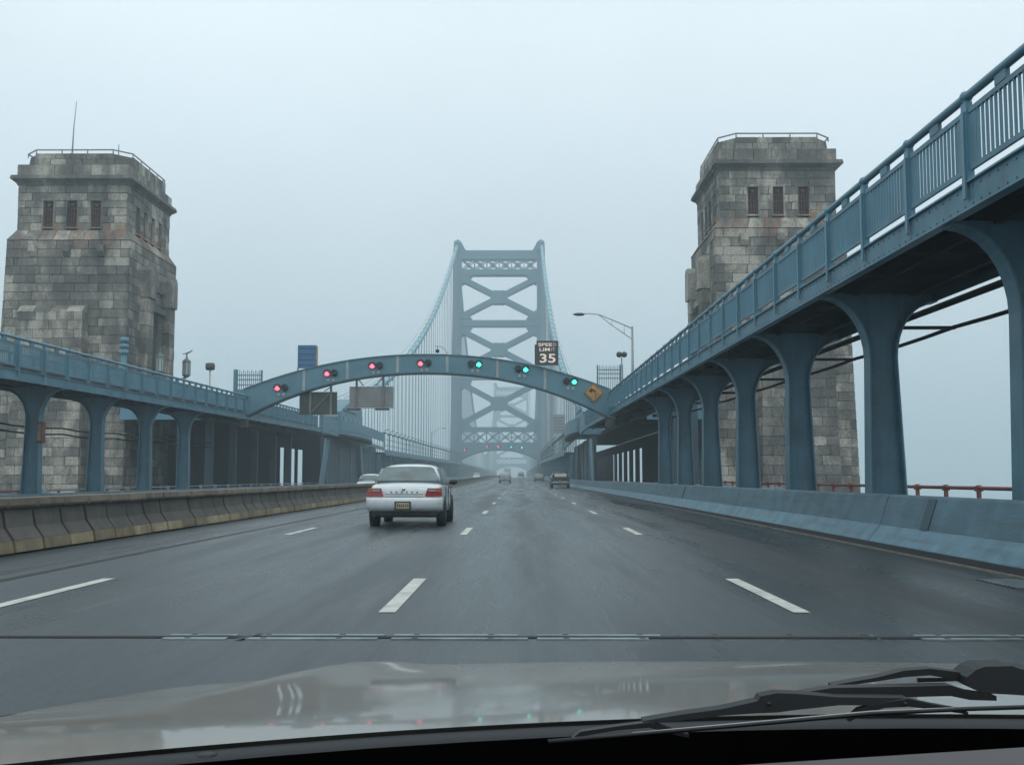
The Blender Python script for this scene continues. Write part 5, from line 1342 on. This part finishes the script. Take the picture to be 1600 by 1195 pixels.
def hood_z(u, y):
    t_ = max(0, (y-.9)/1.2)
    g_ = max(0, min(1, (y-.80)/.38)); g_ = g_*g_*(3-2*g_)
    z = .905 - .14*t_**1.5 - .034*g_*.8*abs(u)**2.5
    g2 = max(0, min(1, (y-1.0)/.55)); g2 = g2*g2*(3-2*g2)
    k = 1/(1+math.exp(-(abs(u)-(.83-.12*t_))*48))      # crease towards the wings
    z -= .012*k*g2
    g3 = max(0, min(1, (y-1.0)/.85)); g3 = g3*g3*(3-2*g3)
    z += .011*g3*math.exp(-((abs(u)-(.80-.13*t_))/.075)**2)
    if y > 2.0: z -= 3.2*(y-2.0)**2
    return z
def rear_y(u): return .98 - .28*u*u
def front_y(u): return 2.22 - .30*u*u
NU, NV = 72, 40; vs = []; fs = []
for j in range(NV+1):
    for i in range(NU+1):
        u = -1 + 2*i/NU; ya, yb_ = rear_y(u), front_y(u); y = ya + (yb_-ya)*j/NV
        vs.append((HC + HW*u, y, hood_z(u, y)))
for j in range(NV):
    for i in range(NU): fs.append((j*(NU+1)+i, j*(NU+1)+i+1, (j+1)*(NU+1)+i+1, (j+1)*(NU+1)+i))
m_ = MB(); m_.add(vs, fs, True); m_.build('bonnet', M['hood'], OC)
# wings and nose fall away from the bonnet edge
m_ = MB(); vs = []; fs = []
loop = [(HC-HW, rear_y(-1) + (front_y(-1)-rear_y(-1))*i/12) for i in range(13)] + [(HC + HW*(-1+2*i/24), front_y(-1+2*i/24)) for i in range(1, 24)] + [(HC+HW, rear_y(1) + (front_y(1)-rear_y(1))*(12-i)/12) for i in range(13)]
for (x, y) in loop:
    u = (x-HC)/HW; z = hood_z(u, y); dx = .05*(-1 if u < -.99 else 1 if u > .99 else 0); dy = .06 if abs(u) < .99 else .03*(y > 1.8)
    vs += [(x, y, z), (x+dx*.6, y+dy*.6, z-.05), (x+dx, y+dy, z-.16), (x+dx, y+dy, z-.45)]
for i in range(len(loop)-1):
    for k in range(3): fs.append((4*i+k, 4*i+k+1, 4*i+k+5, 4*i+k+4))
m_.add(vs, fs, True); m_.build('wing', M['hood'], OC)
# scuttle below the windscreen
vs = []; fs = []
for i in range(49):
    u = -1 + 2*i/48; ya = rear_y(u); z = hood_z(u, ya)
    x = HC + HW*u
    vs += [(x, ya-.001, z-.02), (x, ya-.003, z-.003), (x, ya-.012, z-.0035), (x, ya-.024, z-.0045), (x, ya-.027, z-.0065)]
for i in range(48):
    for k in range(4): fs.append((5*i+k, 5*i+k+1, 5*i+k+6, 5*i+k+5))
m_ = MB(); m_.add(vs, fs, True); m_.build('scuttle', M['cowl'], OC)
for x in (-.232, .44):
    u = (x-HC)/HW; y = rear_y(u)-.014; z = hood_z(u, rear_y(u))-.005
    m_ = MB(); m_.lathe([(.008, -.004), (.008, .0015), (.005, .0025)], (x, y, z), 12); m_.build('scuttle_screw', M['wiper'], OC)
m_ = MB()
for k in range(5): m_.tube([(-.285+.006*k, .80+.001*k, .862), (-.283+.006*k, .86, .872)], .0012, 4)
m_.build('scuttle_slots', M['void'], OC)
# black edge band and dashboard top
M['frit'] = plain('black_band', (.002, .002, .0022), 1.0, spec=0)
M['frit'].node_tree.nodes['Principled BSDF'].inputs['IOR'].default_value = 1.0
vs = []; fs = []
for i in range(25):
    x = -.55 + 1.75*i/24; u = (x-HC)/HW; ya = rear_y(u); zz = hood_z(u, ya)
    ye = .540 + .24*x if x > -.2 else .492
    vs += [(x, ya-.0275, zz-.006), (x, ya-.029, zz-.11), (x, ye-.004, .80), (x, ye-.02, .90)]
for i in range(24):
    for k in range(3): fs.append((4*i+k, 4*i+k+1, 4*i+k+5, 4*i+k+4))
m_ = MB(); m_.add(vs, fs, False); m_.build('windscreen_band', M['frit'], OC)
M['dash'] = worn('dashboard', (.085, .080, .078), .8, var=.08, scale=14, grime_amt=0, bump=.2)
vs = []; fs = []
for i in range(25):
    x = -.55 + 1.75*i/24; ye = .540 + .24*x if x > -.2 else .492
    vs += [(x, ye, .90), (x, ye, .961), (x, ye-.005, .9645), (x, ye-.12, .962), (x, ye-.24, .95)]
for i in range(24):
    for k in range(4): fs.append((5*i+k, 5*i+k+1, 5*i+k+6, 5*i+k+5))
m_ = MB(); m_.add(vs, fs, True); m_.build('dashboard', M['dash'], OC)

def PX(px, py, y):      # helper giving metres for the wiper sketch, measured once at this seat
    u = (px-812)/1740.; v = (745.5-py)/1740.; return (u*y, y, 1.105 + v*y)
def poly_arm(nm, top, bot, y, th, mat, par):
    m_ = MB(); n = len(top)
    a = [PX(p[0], p[1], y) for p in top]; b_ = [PX(p[0], p[1], y) for p in bot]
    vs = []; fs = []
    for p, q in zip(a, b_): vs += [p, q, (q[0], q[1]+th, q[2]), (p[0], p[1]+th, p[2])]
    for i in range(n-1):
        for k in range(4): k2 = (k+1) % 4; fs.append((4*i+k, 4*i+k2, 4*(i+1)+k2, 4*(i+1)+k))
    fs += [(0, 1, 2, 3), tuple(4*(n-1)+k for k in (3, 2, 1, 0))]
    m_.add(vs, fs); return m_.build(nm, mat, par)
WA = poly_arm('wiper_arm', [(1290, 1062), (1360, 1050), (1400, 1040), (1440, 1037), (1500, 1044), (1560, 1044), (1660, 1048)], [(1290, 1066), (1360, 1056), (1400, 1050), (1440, 1047), (1500, 1058), (1560, 1075), (1660, 1078)], .86, .012, M['wiper'], OC)
poly_arm('pivot_cover', [(1496, 1050), (1510, 1039), (1524, 1034), (1566, 1033), (1580, 1038), (1660, 1044)], [(1496, 1062), (1510, 1070), (1524, 1074), (1566, 1076), (1580, 1077), (1660, 1080)], .845, .03, M['cowl'], WA)
poly_arm('upper_link', [(1184, 1084), (1240, 1074), (1290, 1066), (1400, 1064), (1470, 1062), (1500, 1072), (1540, 1078)], [(1184, 1102), (1240, 1092), (1290, 1084), (1400, 1080), (1470, 1078), (1500, 1084), (1540, 1085)], .84, .012, M['wiper'], WA)
WB = poly_arm('wiper_bridge', [(1000, 1116), (1060, 1106), (1120, 1098), (1176, 1086), (1180, 1079), (1205, 1074), (1235, 1075), (1300, 1080), (1405, 1081)], [(1000, 1121), (1060, 1115), (1120, 1108), (1176, 1104), (1180, 1104), (1205, 1103), (1235, 1099), (1300, 1092), (1405, 1092)], .825, .014, M['cowl'], WA)
poly_arm('wiper_yoke', [(892, 1142), (905, 1132), (960, 1124), (1010, 1118), (1055, 1132), (1070, 1136)], [(892, 1146), (905, 1139), (960, 1130), (1010, 1126), (1055, 1138), (1070, 1141)], .822, .008, M['wiper'], WB)
poly_arm('wiper_yoke', [(1315, 1112), (1330, 1098), (1370, 1088), (1405, 1082), (1440, 1090), (1485, 1098), (1496, 1102)], [(1315, 1117), (1330, 1108), (1370, 1096), (1405, 1094), (1440, 1098), (1485, 1104), (1496, 1107)], .822, .008, M['wiper'], WB)
def line_tube(nm, pts, y, r, mat, par):
    m_ = MB(); m_.tube([PX(p[0], p[1], y) for p in pts], r*.72, 8); return m_.build(nm, mat, par)
BL = line_tube('wiper_blade', [(855, 1147), (950, 1139), (1150, 1122), (1350, 1104), (1500, 1097), (1700, 1091)], .812, .0022, M['wiper'], WB)
line_tube('blade_spine', [(885, 1142.5), (950, 1137), (1150, 1119), (1350, 1101), (1500, 1095), (1700, 1089)], .812, .0008, M['galv'], BL)
line_tube('pivot_screw', [(1190, 1090), (1196, 1090)], .821, .0018, M['wiper'], WA)
line_tube('pivot_screw', [(1398, 1090), (1403, 1090)], .819, .0018, M['wiper'], WA)
poly_arm('washer_plate', [(1420, 1051), (1496, 1050), (1500, 1053)], [(1420, 1058), (1496, 1055), (1500, 1055)], .90, .004, M['chrome'], WA)

# ------------------------------------------------------------------ haze
mb = MB(); mb.box((-1510, -70, -42), (1510, 2610, 79.5)); hz = mb.build('haze', bpy.data.materials.new('haze_air')); meta(hz, kind='stuff')
hm = hz.data.materials[0]; hm.use_nodes = True; t = hm.node_tree; t.nodes.clear()
o_ = t.nodes.new('ShaderNodeOutputMaterial'); v_ = t.nodes.new('ShaderNodeVolumePrincipled')
v_.inputs['Color'].default_value = (*HAZE_COL, 1); v_.inputs['Density'].default_value = HAZE; v_.inputs['Anisotropy'].default_value = 0.1
t.links.new(v_.outputs[0], o_.inputs['Volume'])
